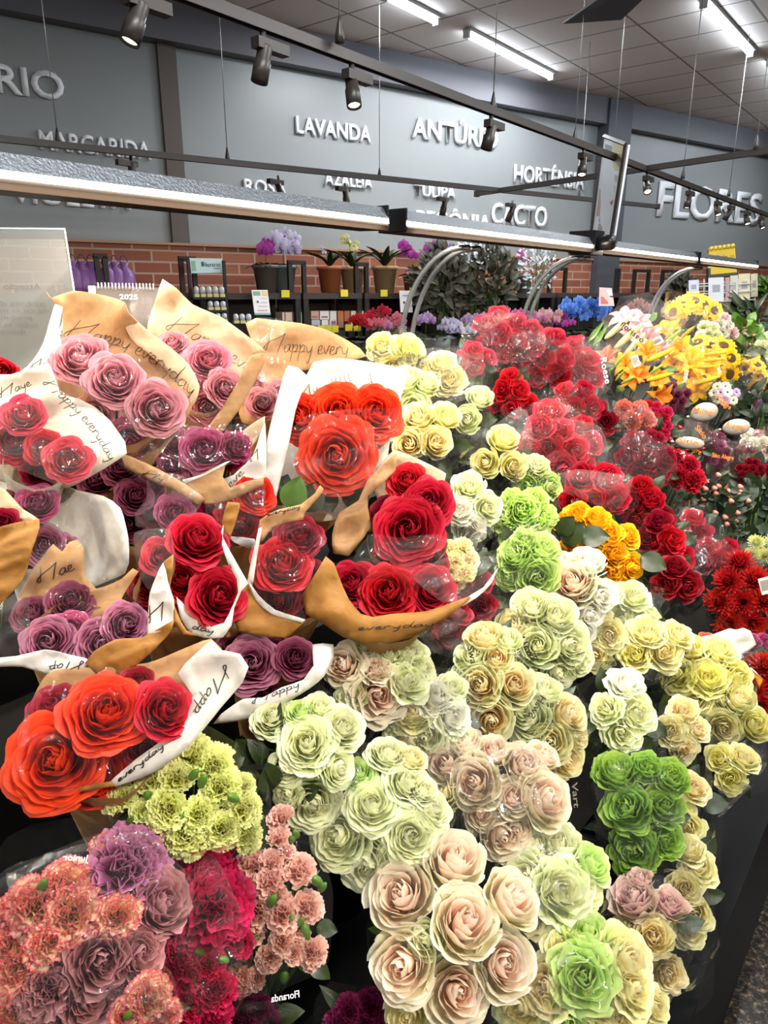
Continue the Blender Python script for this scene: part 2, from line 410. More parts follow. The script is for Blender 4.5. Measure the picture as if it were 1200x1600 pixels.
# ------------------------------------------------------------------ wall lettering
M_let = plain('white_lettering', 'fafcff', .5)
def wallword(txt, x0, y0, x1, y1, hpx, label, off=.01, grp=None):
    s0, z0 = onwall(x0, y0, off); s1, z1 = onwall(x1, y1, off); _, zt = onwall(x0, y0 - hpx, off)
    z = (z0 + z1) / 2; org = wp(s0, off, z)
    xs = Vector(DW); o = textobj('wall_lettering', txt, M_let, org, xs, UP, None, .012, .024, s1 - s0, zt - z0)
    tag(o, label, 'lettering')
for a in [('RIO', -6, 142, 102, 158, 45, 'large white wall letters RIO cut off by the left edge of the photo'),
          ('LAVANDA', 462, 207, 579, 223, 27, 'white wall lettering reading LAVANDA between two ceiling spotlights'),
          ('ANTÚRIO', 643, 213, 776, 234, 33, 'white wall lettering reading ANTÚRIO, its last letter behind a spotlight'),
          ('HORTÊNSIA', 802, 286, 912, 294, 28, 'white wall lettering reading HORTÊNSIA left of the dark column'),
          ('MARGARIDA', 62, 232, 236, 250, 30, 'white wall lettering reading MARGARIDA above the left end of the lamp strip'),
          ('VIOLETA', 16, 312, 205, 330, 34, 'white wall lettering reading VIOLETA mostly hidden by the lit strip lamp'),
          ('ROSA', 381, 300, 447, 306, 22, 'white wall lettering reading ROSA half covered by the lamp strip'),
          ('AZALEIA', 506, 288, 581, 295, 20, 'small white wall lettering reading AZALEIA under a track rail'),
          ('TULIPA', 646, 306, 711, 311, 20, 'small white wall lettering reading TULIPA crossed by a track rail'),
          ('BEGÔNIA', 650, 352, 765, 362, 26, 'white wall lettering reading BEGÔNIA with its lower half behind the lamp'),
          ('CACTO', 767, 349, 853, 355, 34, 'white wall lettering reading CACTO above the lamp strip'),
          ('SUCULENTA', 846, 382, 912, 386, 12, 'tiny white wall lettering reading SUCULENTA at the base of the column'),
          ('FLORES', 1025, 338, 1186, 349, 56, 'largest white wall lettering reading FLORES right of the column')]:
    wallword(*a)

# ------------------------------------------------------------------ ceiling tubes
M_tube = emit('tube_glow', 'e4f2ff', 20.0); M_tubecase = plain('tube_case', 'd8d8d8', .4)
def ceiltube(p0, p1, label, pw=17):
    t = thing('ceiling_tube_light', label, 'ceiling light', (p0 + p1) / 2, 'ceiling tube lights')
    d = (p1 - p0); MB().tube([p0 - UP * .035, p1 - UP * .035], .016, 10).build('tube', M_tube, t)
    h = d.length / 2; R = Matrix.Rotation(atan2(d.y, d.x), 3, 'Z'); mb = MB(); mb.box((p0 + p1) / 2 - UP * .008, (h, .03, .010), R)
    for e in (p0, p1): mb.box(e - UP * .03, (.012, .02, .025), R)
    mb.build('housing', M_tubecase, t, False)
    la = arealamp('tube_lamp', (p0 + p1) / 2 - UP * .06, None, h * 2, .04, pw, (.95, .97, 1)); la.rotation_euler = (0, 0, atan2(d.y, d.x))
for x0, y0, x1, y1, lb in [(730, 44, 861, 113, 'long lit ceiling tube light above the word ANTÚRIO'), (598, -16, 686, 23, 'lit ceiling tube light at the top edge, left of the long one'), (1098, -4, 1176, 75, 'lit ceiling tube light at the upper right corner beside the fan blade'), (1192, 92, 1300, 190, 'lit ceiling tube light just entering at the right edge of the photo')]:
    a = atz(x0, y0, ZC); b = atz(x1, y1, ZC); m = (a + b) / 2; h = (b - a).length / 2
    ceiltube(m - DU * h, m + DU * h, lb)
for (u, v) in [(-1.2, 1.5), (.9, 0.3), (3.3, .3), (-1.8, -.9), (.6, -1.6), (3.2, -1.4), (-3.3, .3), (5.6, -.9), (2.4, 3.2)]:
    c = bankpt(u, v, 1.6); c.z = ZC
    if abs(v - 1.5) < .1 or v == 3.2: continue
    ceiltube(c - DU * .6, c + DU * .6, 'lit ceiling tube light over the aisle, outside the photo', 40)
# ------------------------------------------------------------------ ceiling fan blade
t = thing('ceiling_fan', 'dark ceiling fan blade at the top edge of the photo', 'fan', atz(1075, -95, ZC - .45))
hub = t.location.copy(); MB().lathe([(.001, .10), (.10, .09), (.13, 0), (.10, -.09), (.001, -.1)], hub).build('motor', plain('fan_metal', '35373c', .4, .3), t)
MB().tube([hub + UP * .08, Vector((hub.x, hub.y, ZC))], .014).build('rod', MATS['fan_metal'], t)
tip = atz(905, 12, ZC - .45); tip2 = atz(945, 40, ZC - .45); dd = ((tip + tip2) / 2 - hub); ln = dd.length; dd.normalize(); wd = (tip2 - tip).length / 2
for k in range(3):
    R = Matrix.Rotation(2 * pi * k / 3, 3, 'Z'); d2 = R @ dd; s2 = R @ Vector((-dd.y, dd.x, 0)); mb = MB(); vs = []
    for tt, w in ((.10, .03), (.22, .075), (1.0, wd)):
        for b, zz in ((-1, .0), (1, -.03)):
            for th in (-.004, .004): vs.append(hub + d2 * ln * tt + s2 * b * w + UP * (zz + th))
    fs = []
    for i in range(2):
        a = i * 4; fs += [(a, a + 4, a + 6, a + 2), (a + 1, a + 3, a + 7, a + 5), (a, a + 1, a + 5, a + 4), (a + 2, a + 6, a + 7, a + 3)]
    fs += [(0, 2, 3, 1), (8, 9, 11, 10)]
    mb.add(vs, fs).build('blade', plain('fan_blade', '2c2f3a', .5), t, False)

# ------------------------------------------------------------------ lighting tracks, wires, spotlights
ZT = 1.72 + .62
M_track = plain('track_metal', '4a4542', .45, .4); M_spot = plain('spot_metal', '45403c', .4, .4); M_wire = plain('steel_wire', 'a8a8a4', .4, .6)
M_lens = emit('spot_lens', 'fff0d0', 5.0); M_lensoff = plain('spot_lens_dim', '8a8070', .3)
def track(a, b, label, w=.012):
    t = thing('light_track', label, 'light track', (a + b) / 2); d = (b - a); h = d.length / 2; R = Matrix.Rotation(atan2(d.y, d.x), 3, 'Z')
    mb = MB(); mb.box((a + b) / 2 + UP * .010, (h, w, .004), R)
    for s in (-1, 1): mb.box((a + b) / 2 + Vector((-d.y, d.x, 0)).normalized() * s * (w - .002) - UP * .003, (h, .002, .010), R)
    mb.build('rail', M_track, t, False)
    for e in (a, b): c = MB(); c.box(e, (.012, w + .003, .018), R); c.build('end_cap', M_spot, t, False)
    return t, d.normalized()
a1 = atz(600, 110, ZT); T1d = DU
tk1, _ = track(a1 - T1d * 2.6, a1 + T1d * 6.4, 'long dark track rail running from the top left towards the far right')
a2 = atz(-30, 214, ZT); b2 = atz(990, 327, ZT); b2 = a2 + DW * (b2 - a2).dot(DW)
tk2, T2d = track(a2, b2, 'dark track rail hung parallel to the lettered wall behind the lamp strip')
a3 = atz(745, 303, ZT); b3 = atz(1290, 222, ZT); tk3, T3d = track(a3, b3, 'dark cross rail climbing to the right edge above the word FLORES')
def wire(px, py, trk, label):
    p = atz(px, py, ZT); tpt = thing('suspension_wire', label, 'wire', p, 'track suspension wires')
    MB().tube([p + UP * .05, Vector((p.x, p.y, ZC))], .0022, 5).build('cable', M_wire, tpt)
    mb = MB(); mb.tube([p + UP * .012, p + UP * .03, p + UP * .06, p + UP * .075], [.012, .012, .006, .003], 8); mb.build('gripper', M_spot, tpt)
for x, y, tr, lb in [(92, 229, 2, 'thin steel wire at the far left holding the track near MARGARIDA'), (356, 256, 2, 'thin steel wire holding the track above the word ROSA'), (531, 75, 1, 'thin steel wire left of LAVANDA spotlight on the long track'), (593, 284, 2, 'thin steel wire right of the word AZALEIA'),
                     (770, 180, 1, 'thin steel wire over the spotlight in ANTÚRIO'), (897, 229, 1, 'thin steel wire left of the column'), (904, 314, 2, 'thin steel wire ending at the rail beneath HORTÊNSIA'), (1066, 283, 1, 'thin steel wire above the letters FL of FLORES'), (1138, 310, 1, 'thin steel wire above the letter E of FLORES'), (1180, 238, 3, 'thin steel wire on the cross rail near the right edge')]:
    wire(x, y, tr, lb)
def spotlight(px, py, aim, lit, label, side=1, ln=.085, power=0, base=None, zoff=0):
    p = base if base is not None else atz(px, py, ZT)
    t = thing('track_spotlight', label, 'spotlight', p, 'track spotlights')
    aim = Vector(aim).normalized(); R = Matrix.Rotation(pi / 2 - AZ, 3, 'Z')
    mb = MB(); mb.box(p - UP * .042 + DU * .025 * side, (.052, .014, .012), R); mb.build('driver_box', M_spot, t, False)
    mb = MB(); mb.tube([p - UP * .008, p - UP * .075], .008, 10); mb.build('neck', M_track, t)
    c = p - UP * .065; q0 = c - aim * ln * .35; q1 = c + aim * ln
    mb = MB(); mb.lathe([(.001, -.0), (.016, 0), (.018, .003), (.018, ln * .55), (.021, ln * .6), (.021, ln * 1.35), (.018, ln * 1.35), (.016, ln * 1.25)], q0, 18, aim); mb.build('lamp_head', M_spot, t)
    for k in range(4): pass
    MB().lathe([(.001, 0), (.0175, 0)], q0 + aim * ln * 1.26, 18, aim).build('lens', M_lens if lit else M_lensoff, t)
    if power:
        l = bpy.data.lights.new('spot_lamp', 'SPOT'); l.energy = power; l.color = (1, .86, .66); l.spot_size = radians(62); l.spot_blend = .6; l.shadow_soft_size = .03
        o = bpy.data.objects.new('spot_lamp', l); COL.objects.link(o); o.location = q0 + aim * ln * 1.45; o.rotation_euler = aim.to_track_quat('-Z', 'Y').to_euler()
    return t
def on1(x):                              # point of the long track seen at image column x
    k = (x - 600) / (FPX / cos(PITCH))
    best = None
    for i in range(0, 1800):
        q = a1 + T1d * (-2.6 + i * .005); r = q - EYE; zc = r.y * cos(PITCH) - r.z * sin(PITCH)
        if zc > .1:
            sx = 600 + FPX * r.x / zc
            if best is None or abs(sx - x) < best[0]: best = (abs(sx - x), q)
    return best[1]
R0 = Vector((1, 0, 0))
for x, aim, lit, lb, pw in [(212, (-.35, -.25, -1), 1, 'leftmost track spotlight at the top edge, warm lens tilted left', 26), (410, (-.22, -.1, -1), 0, 'grey track spotlight pointing down left of LAVANDA', 26), (550, (.12, -.35, -1), 1, 'lit track spotlight just above the word LAVANDA', 26),
                        (768, (-.25, .0, -1), 0, 'dark track spotlight covering the last letter of ANTÚRIO', 20), (912, (-.1, -.4, -1), 1, 'lit track spotlight beside the column at HORTÊNSIA', 26), (1012, (.0, -.8, -1), 1, 'brightest track spotlight, glowing left of the F of FLORES', 26),
                        (1078, (-.1, -.1, -1), 1, 'track spotlight between the letters L and O of FLORES', 12), (1122, (.15, -.5, -1), 1, 'lit track spotlight over the letter R of FLORES', 12), (1142, (-.5, 0, -1), 0, 'dark track spotlight tilted sideways over the letter E of FLORES', 0), (1168, (.1, -.5, -1), 1, 'lit track spotlight below the letter S of FLORES', 12), (1190, (.3, -.5, -1), 1, 'last lit track spotlight at the right edge of the photo', 12)]:
    spotlight(x, 0, aim, lit, lb, 1, .062, pw, on1(x))
for x, y, aim, lb in [(204, 241, (-.2, 0, -1), 'small track spotlight right of MARGARIDA behind the strip lamp'), (435, 272, (.3, 0, -1), 'small track spotlight over the word ROSA'), (540, 284, (.1, -.1, -1), 'small track spotlight under the word AZALEIA'), (695, 301, (-.2, 0, -1), 'small dark track spotlight under the word TULIPA'), (801, 311, (-.35, 0, -1), 'small dark track spotlight over the word CACTO')]:
    spotlight(x, y, aim, 0, lb, -1, .085, 0)
for u, v in [(-.9, .1), (.2, -.5), (1.4, -.4), (2.8, -.4), (2.1, .1), (3.6, .0), (.9, .25)]:      # unseen spots added over the aisle to brighten the bank from the front
    p = bankpt(u, v, 0); p.z = ZT
    tgt = bankpt(u + .4, .75, -.5); spotlight(0, 0, tgt - p, 1, 'unseen spotlight added over the aisle to brighten the bank', 1, .08, 42, p)
p0 = bankpt(-1.4, .1, 0); p0.z = ZT

# ------------------------------------------------------------------ LED strip lamps over the bank
VS, ZS = 1.26, .17
M_hood = plain('hood_aluminium', '6c7074', .4, .6, bump=.35, bscale=160); M_hoodin = plain('hood_lower', '3c322c', .6, spec=.2); M_led = emit('led_glow', 'fff0cf', 16.0); M_knob = plain('black_plastic', '18181a', .35)
def striplamp(u0, u1, label):
    a = bankpt(u0, VS, ZS); b = bankpt(u1, VS, ZS); t = thing('strip_lamp', label, 'lamp', (a + b) / 2, 'strip lamps over the flower bank')
    def prof(pts, name, mat):
        mb = MB(); n = len(pts); vs = [e + DV * y + UP * z for e in (a, b) for (y, z) in pts]
        fs = [(i, (i + 1) % n, n + (i + 1) % n, n + i) for i in range(n)] + [tuple(range(n))[::-1], tuple(range(n, 2 * n))]
        return mb.add(vs, fs).build(name, mat, t, False)
    prof([(-.050, .011), (-.046, .013), (-.026, .032), (.03, .036), (.055, .010), (.05, .005), (.028, .042), (-.030, .040)], 'hood', M_hood)
    prof([(-.050, -.006), (-.046, .000), (-.012, -.004), (.05, -.006), (.05, -.014), (-.046, -.017)], 'lower_rail', M_hoodin)
    prof([(-.049, .000), (-.030, .000), (-.028, .014), (-.047, .0125)], 'led_tube', M_led)
    mb = MB()
    for e in (a, b): mb = MB(); mb.box(e + UP * .016, (.003, .046, .028), Matrix.Rotation(pi / 2 - AZ, 3, 'Z')); mb.build('end_cap', M_knob, t, False)
    L_ = (u1 - u0) - .06; l = arealamp('led_lamp', (a + b) / 2 - DV * .064 + UP * .004, None, L_, .007, 9.0 * L_, (1, .87, .68))
    x = DU; z = (DV * .55 + UP * .84).normalized(); y = z.cross(x); l.rotation_euler = Matrix((x, y, z)).transposed().to_euler()
    l2 = arealamp('led_lamp', (a + b) / 2 + DV * .062 - UP * .01, None, L_, .007, 3.0 * L_, (1, .90, .74))
    z = (-DV * .5 + UP * .85).normalized(); y = z.cross(x); l2.rotation_euler = Matrix((x, y, z)).transposed().to_euler()
striplamp(-.35, 1.56, 'longest lit strip lamp, nearest, crossing the left half of the photo')
striplamp(1.64, 2.88, 'second lit strip lamp, ending at the clamp below the hanging banner')
striplamp(2.95, 4.30, 'third lit strip lamp right of the clamp with a ridged hood')
striplamp(4.36, 5.75, 'farthest lit strip lamp in front of the yellow header sign')
cl = bankpt(2.915, VS, ZS); t = thing('lamp_clamp', 'black clamp joining two strip lamps below the hanging banner', 'clamp', cl)
MB().box(cl + UP * .02, (.045, .055, .045), Matrix.Rotation(pi / 2 - AZ, 3, 'Z')).build('clamp_body', M_knob, t, False)
MB().lathe([(.001, .07), (.025, .068), (.03, .055), (.03, 0), (.001, 0)], cl - DV * .05 + UP * .02, 10, -DV).build('screw_knob', M_knob, t)
M_chrome = plain('chrome', 'd0d4d8', .22, .75)
def arch(u, label):
    ca = bankpt(u, VS, 0); t = thing('lamp_arch', label, 'lamp arch', bankpt(u, VS + .27, -.62), 'chrome lamp arches')
    for k, du in enumerate((-.03, .035)):
        pts = [bankpt(u + du, VS + .27, -.62), bankpt(u + du, VS + .27, -.30)]
        for i in range(13):
            w = pi / 2 * i / 12; pts.append(bankpt(u + du, VS + .03 + .24 * cos(w), -.22 + .355 * sin(w)))
        pts.append(bankpt(u + du, VS, .135)); MB().tube(pts, .0085, 10).build('tube', M_chrome, t)
arch(2.06, 'pair of chrome arched tubes rising behind the pale yellow roses'); arch(2.93, 'pair of chrome arched tubes meeting the black clamp'); arch(4.55, 'small far pair of chrome arched tubes left of the sunflowers')
arch(.2, 'pair of chrome arched tubes behind the kraft bouquets at far left')

# ------------------------------------------------------------------ the tiered stand that carries everything
M_black = plain('stand_black', '060505', .6, spec=.15); M_bucket = plain('bucket_black', '070606', .4, spec=.2)
st = thing('display_stand', 'black stepped display stand under all the bouquets', 'stand', bankpt(2.0, .7, -1.72))
for i, (v0, v1, z) in enumerate([(.16, .42, -1.22), (.42, .68, -1.02), (.68, .94, -.82), (.94, 1.16, -.66), (1.16, 1.45, -.52)]):
    mb = MB(); c = bankpt(2.2, (v0 + v1) / 2, 0); mb.box(Vector((c.x, c.y, (z + 1.72) / 2)), (3.4, (v1 - v0) / 2, (z + 1.72) / 2), Matrix.Rotation(pi / 2 - AZ, 3, 'Z')); mb.build('step', M_black, st, False)
def bucket(u, v, z, label=None, r=.085, h=.20):
    c = bankpt(u, v, z); t = thing('flower_bucket', label or 'black plastic flower bucket under the bouquets on the stand', 'bucket', c, 'black flower buckets on the stand')
    MB().lathe([(.001, 0), (r * .72, 0), (r * .76, .004), (r, h), (r + .008, h), (r + .008, h + .01), (r - .006, h + .01), (r * .7, .02), (.001, .02)], c, 24).build('bucket_body', M_bucket, t)
    mb = MB(); mb.tube([c + Vector((cos(w) * (r + .006), sin(w) * (r + .006), h * .9)) for w in [2 * pi * i / 20 for i in range(21)]], .004, 6); mb.build('rim_band', M_bucket, t)
# ------------------------------------------------------------------ flower heads (meshes shared by every copy)
def rose_mesh(seed, n=30, nu=11, nv=8, opn=.6, ruff=0.0, point=.0, tall=1.0):
    R_ = random.Random(seed); mb = MB()
    for i in range(n):
        f = i / (n - 1); th = i * 2.39996 + R_.uniform(-.25, .25)
        R = .06 + .80 * (1 - (1 - f) ** 1.45) + R_.uniform(-.015, .015)
        half = 1.75 - .95 * f ** .5
        curl = max(0, f - .22) * opn * 1.15 * R_.uniform(.85, 1.15)
        H = (1.12 - .30 * f * f - .22 * opn * f) * tall * R_.uniform(.95, 1.05)
        ph = R_.uniform(0, 6.28); ph2 = R_.uniform(0, 6.28); rf = ruff * R_.uniform(.6, 1.4)
        vs = []; k = []; tt = []
        for a in range(nv):
            t = a / (nv - 1)
            for b in range(nu):
                s = 2 * b / (nu - 1) - 1
                te = t * (1 - (.24 - point * .1) * abs(s) ** 2.4 + point * .06 * max(0, 1 - abs(s) * 3) + rf * .03 * sin(9 * s + ph))
                rr = R * sin(pi / 2 * min(1, te * 1.04) ** .75) * (1 + .13 * s)
                c = max(0, te - .62) / .38
                side = 1 + .55 * s * s * (f > .35) * (1 + point)
                rr += curl * .30 * c * c * side - (.10 * (1 - f) * c * c * (f < .3))
                z = -.62 + H * te - curl * .26 * c ** 3 * side
                rr += (.022 + .03 * f + .07 * rf) * sin(4.3 * s + ph) * te * te
                rr += rf * .05 * sin(11 * s + ph2) * c
                z += (.015 + .05 * rf) * sin(6 * s + ph2) * te * te
                an = th + s * half * (.30 + .70 * sin(pi / 2 * min(1, te) ** .6))
                vs.append((rr * cos(an), rr * sin(an), z)); k.append(f); tt.append(t)
        fs = [(a * nu + b, a * nu + b + 1, (a + 1) * nu + b + 1, (a + 1) * nu + b) for a in range(nv - 1) for b in range(nu - 1)]
        mb.add(vs, fs, k, tt)
    return mb.mesh('rose', True, True)
def carnation_mesh(seed, n=46, nu=17, nv=6, dens=1.0):
    R_ = random.Random(seed); mb = MB()
    for i in range(n):
        f = (i + .5) / n; el = radians(82 * (1 - f) ** 1.0 + 4); az = i * 2.39996 + R_.uniform(-.3, .3)
        ln = R_.uniform(.82, 1.05) * (.72 + .28 * f); sp = R_.uniform(.42, .62) * (.8 + .3 * f)
        tw = R_.uniform(-.5, .5); ph = R_.uniform(0, 6.28)
        d = Vector((cos(az) * cos(el), sin(az) * cos(el), sin(el))); sd = Vector((-sin(az), cos(az), 0)); nn = sd.cross(d)
        sd2 = sd * cos(tw) + nn * sin(tw); nn = d.cross(sd2) * -1
        base = Vector((cos(az) * .1, sin(az) * .1, -.45))
        vs = []; k = []; tt = []
        for a in range(nv):
            t = a / (nv - 1)
            for b in range(nu):
                s = 2 * b / (nu - 1) - 1
                ww = sp * t ** .8; zig = (.032 if b % 2 else -.032) * t ** 3
                L_ = t * ln * (1 - .16 * s * s + zig)
                p = base * (1 - t * .8) + d * L_ * 1.0 + sd2 * s * ww + nn * (.13 * sin(s * 7 + ph) + .03 * sin(s * 15 + ph * 2)) * t ** 1.6
                p += -d * 0 + Vector((cos(az), sin(az), -.6)) * .10 * t ** 3 * f
                vs.append(p); k.append(f); tt.append(t)
        fs = [(a * nu + b, a * nu + b + 1, (a + 1) * nu + b + 1, (a + 1) * nu + b) for a in range(nv - 1) for b in range(nu - 1)]
        mb.add(vs, fs, k, tt)
    return mb.mesh('carnation', True, True)
def daisy_mesh(seed, n=34, rings=2, wid=.16, droop=.2, disc=.38, L0=1.0):
    R_ = random.Random(seed); mb = MB()
    for ri in range(rings):
        for i in range(n):
            az = 2 * pi * (i + .5 * ri) / n + R_.uniform(-.06, .06); ln = L0 * R_.uniform(.85, 1.05) * (1 - .10 * ri); up = R_.uniform(-.08, .12) + .10 * ri
            d = Vector((cos(az), sin(az), 0)); s_ = Vector((-sin(az), cos(az), 0)); vs = []; k = []; tt = []
            for a in range(5):
                t = a / 4; w = wid * sin(pi * (.12 + .80 * t)) ** .8
                for b in (-1, 0, 1):
                    vs.append(d * (disc * .7 + (ln - disc * .7) * t) + s_ * b * w + UP * (up * t * 1.5 - droop * t * t + (.03 if b else -.0)))
                    k.append(.6 + .2 * ri); tt.append(t)
            fs = [(a * 3 + b, a * 3 + b + 1, a * 3 + b + 4, a * 3 + b + 3) for a in range(4) for b in range(2)]
            mb.add(vs, fs, k, tt)
    return mb.mesh('daisy', True, True)
def mum_mesh(seed, n=110, w=.10, spread=1.0):          # pompon of narrow petals
    R_ = random.Random(seed); mb = MB()
    for i in range(n):
        f = (i + .5) / n; el = radians(85 - 95 * f * spread); az = i * 2.39996
        d = Vector((cos(az) * cos(el), sin(az) * cos(el), sin(el))); s_ = Vector((-sin(az), cos(az), 0)); nn = s_.cross(d)
        ln = R_.uniform(.8, 1.05) * (.6 + .4 * f); vs = []; k = []; tt = []
        for a in range(4):
            t = a / 3; ww = w * sin(pi * (.15 + .75 * t))
            for b in (-1, 1): vs.append(Vector((0, 0, -.35)) * (1 - t) + d * ln * t + s_ * b * ww + nn * (-.14 * t * t) ); k.append(f); tt.append(t)
        mb.add(vs, [(0, 1, 3, 2), (2, 3, 5, 4), (4, 5, 7, 6)], k, tt)
    return mb.mesh('pompon', True, True)
def lily_mesh(seed, opn=1.0):
    R_ = random.Random(seed); mb = MB()
    for i in range(6):
        az = i * pi / 3 + R_.uniform(-.08, .08); w0 = .30 if i % 2 else .22
        d = Vector((cos(az), sin(az), 0)); s_ = Vector((-sin(az), cos(az), 0)); vs = []; k = []; tt = []
        for a in range(9):
            t = a / 8; w = w0 * sin(pi * min(1, .06 + .93 * t)) ** .75
            r = .05 + .95 * opn * t ** 1.5; z = -.7 + 1.05 * t - .62 * opn * t ** 4
            for b in range(5):
                s = b / 2 - 1; vs.append(d * (r - .05 * s * s) + s_ * s * w + UP * (z + .10 * s * s * (1 - t) + .02 * sin(8 * t + 3 * s))); k.append(.3 + .5 * t); tt.append(1 - abs(s) * .9 if t > .1 else .5)
        fs = [(a * 5 + b, a * 5 + b + 1, (a + 1) * 5 + b + 1, (a + 1) * 5 + b) for a in range(8) for b in range(4)]
        mb.add(vs, fs, k, tt)
    return mb.mesh('lily', True, True)
def bud_mesh():
    mb = MB(); prof = [(.001, -1), (.10, -.95), (.17, -.6), (.20, -.1), (.18, .4), (.12, .8), (.05, 1.0), (.001, 1.04)]
    n = 12; vs = []; k = []; tt = []
    for r, z in prof:
        for j in range(n): q = r * (1 + .12 * cos(3 * 2 * pi * j / n)); vs.append((q * cos(2 * pi * j / n), q * sin(2 * pi * j / n), z)); k.append((z + 1) / 2); tt.append((z + 1) / 2)
    mb.add(vs, [(i * n + j, i * n + (j + 1) % n, (i + 1) * n + (j + 1) % n, (i + 1) * n + j) for i in range(len(prof) - 1) for j in range(n)], k, tt)
    return mb.mesh('bud', True, True)
def leaf_mesh(seed=0, fold=.25, bend=.35, wd=.34, n=9):
    mb = MB(); vs = []
    R_ = random.Random(seed)
    for a in range(n):
        t = a / (n - 1); w = wd * sin(pi * min(1, t ** .8 * .99 + .005)) ** .85
        for b in range(5):
            s = b / 2 - 1; vs.append((t - 0, s * w, fold * w * abs(s) - bend * t * t + .02 * sin(9 * t + 4 * s + seed)))
    mb.add(vs, [(a * 5 + b, a * 5 + b + 1, (a + 1) * 5 + b + 1, (a + 1) * 5 + b) for a in range(n - 1) for b in range(4)])
    return mb.mesh('leaf', True, True)
def orchid_mesh(seed):
    R_ = random.Random(seed); mb = MB()
    for i, (az, w, l) in enumerate([(90, .30, .9), (210, .28, .85), (330, .28, .85), (15, .46, .9), (165, .46, .9)]):
        az = radians(az); d = Vector((cos(az), sin(az), 0)); s_ = Vector((-sin(az), cos(az), 0)); vs = []; k = []; tt = []
        for a in range(5):
            t = a / 4; ww = w * sin(pi * min(1, .1 + .85 * t)) ** .6
            for b in range(3): s = b - 1; vs.append(d * l * t + s_ * s * ww + UP * (.1 * t - .15 * t * t - .05 * abs(s) + (.04 if i > 2 else 0))); k.append(.2 + .8 * t); tt.append(t)
        mb.add(vs, [(a * 3 + b, a * 3 + b + 1, a * 3 + b + 4, a * 3 + b + 3) for a in range(4) for b in range(2)], k, tt)
    mb.add([(-.1, -.05, .05), (.1, -.05, .05), (.12, -.3, .18), (-.12, -.3, .18), (0, -.15, .25)], [(0, 1, 4), (1, 2, 4), (2, 3, 4), (3, 0, 4)], [0] * 5, [0] * 5)
    return mb.mesh('orchid', True, True)
def stem_mesh():
    mb = MB(); mb.tube([(0, 0, 0), (0, 0, -.5), (0, 0, -1)], [.02, .016, .016], 6); return mb.mesh('stem')
ROSE = {
 'big': [rose_mesh(s, 46, 13, 9, .70, .20) for s in (1, 2, 3)],
 'cup': [rose_mesh(s, 30, 12, 9, .40, .10, .9, 1.3) for s in (4, 5, 6)],
 'std': [rose_mesh(s, 28, 9, 7, .62, .45, .5, 1.1) for s in (7, 8, 9, 17)],
 'ruf': [rose_mesh(s, 34, 11, 7, .42, .6, .0, 1.1) for s in (10, 11, 12)],
 'low': [rose_mesh(s, 15, 7, 6, .6, .5, .4, 1.1) for s in (13, 14, 15)],
 'car': [carnation_mesh(s) for s in (20, 21, 22)],
 'mini': [carnation_mesh(s, 24, 9, 4) for s in (23, 24)],
 'mum': [mum_mesh(s) for s in (30, 31)],
 'sun': [daisy_mesh(s, 26, 2, .15) for s in (40, 41)],
 'ger': [daisy_mesh(s, 22, 3, .10, .15, .25) for s in (42, 43)],
 'lily': [lily_mesh(50), lily_mesh(51, .75)],
 'orch': [orchid_mesh(60)],
}
BUD = bud_mesh(); LEAF = [leaf_mesh(0), leaf_mesh(1, .5, .6, .26), leaf_mesh(2, .15, .1, .4)]; BLADE = leaf_mesh(3, .5, .5, .10); STEM = stem_mesh()
M_leaf = plain('rose_leaf', '26340f', .45, var=.25, bscale=30); M_leaf2 = plain('bright_leaf', '4e7420', .45, var=.2, bscale=30)
M_stem = plain('flower_stem', '4a6a2c', .5); M_dleaf = plain('deep_leaf', '1f3018', .5, var=.2)
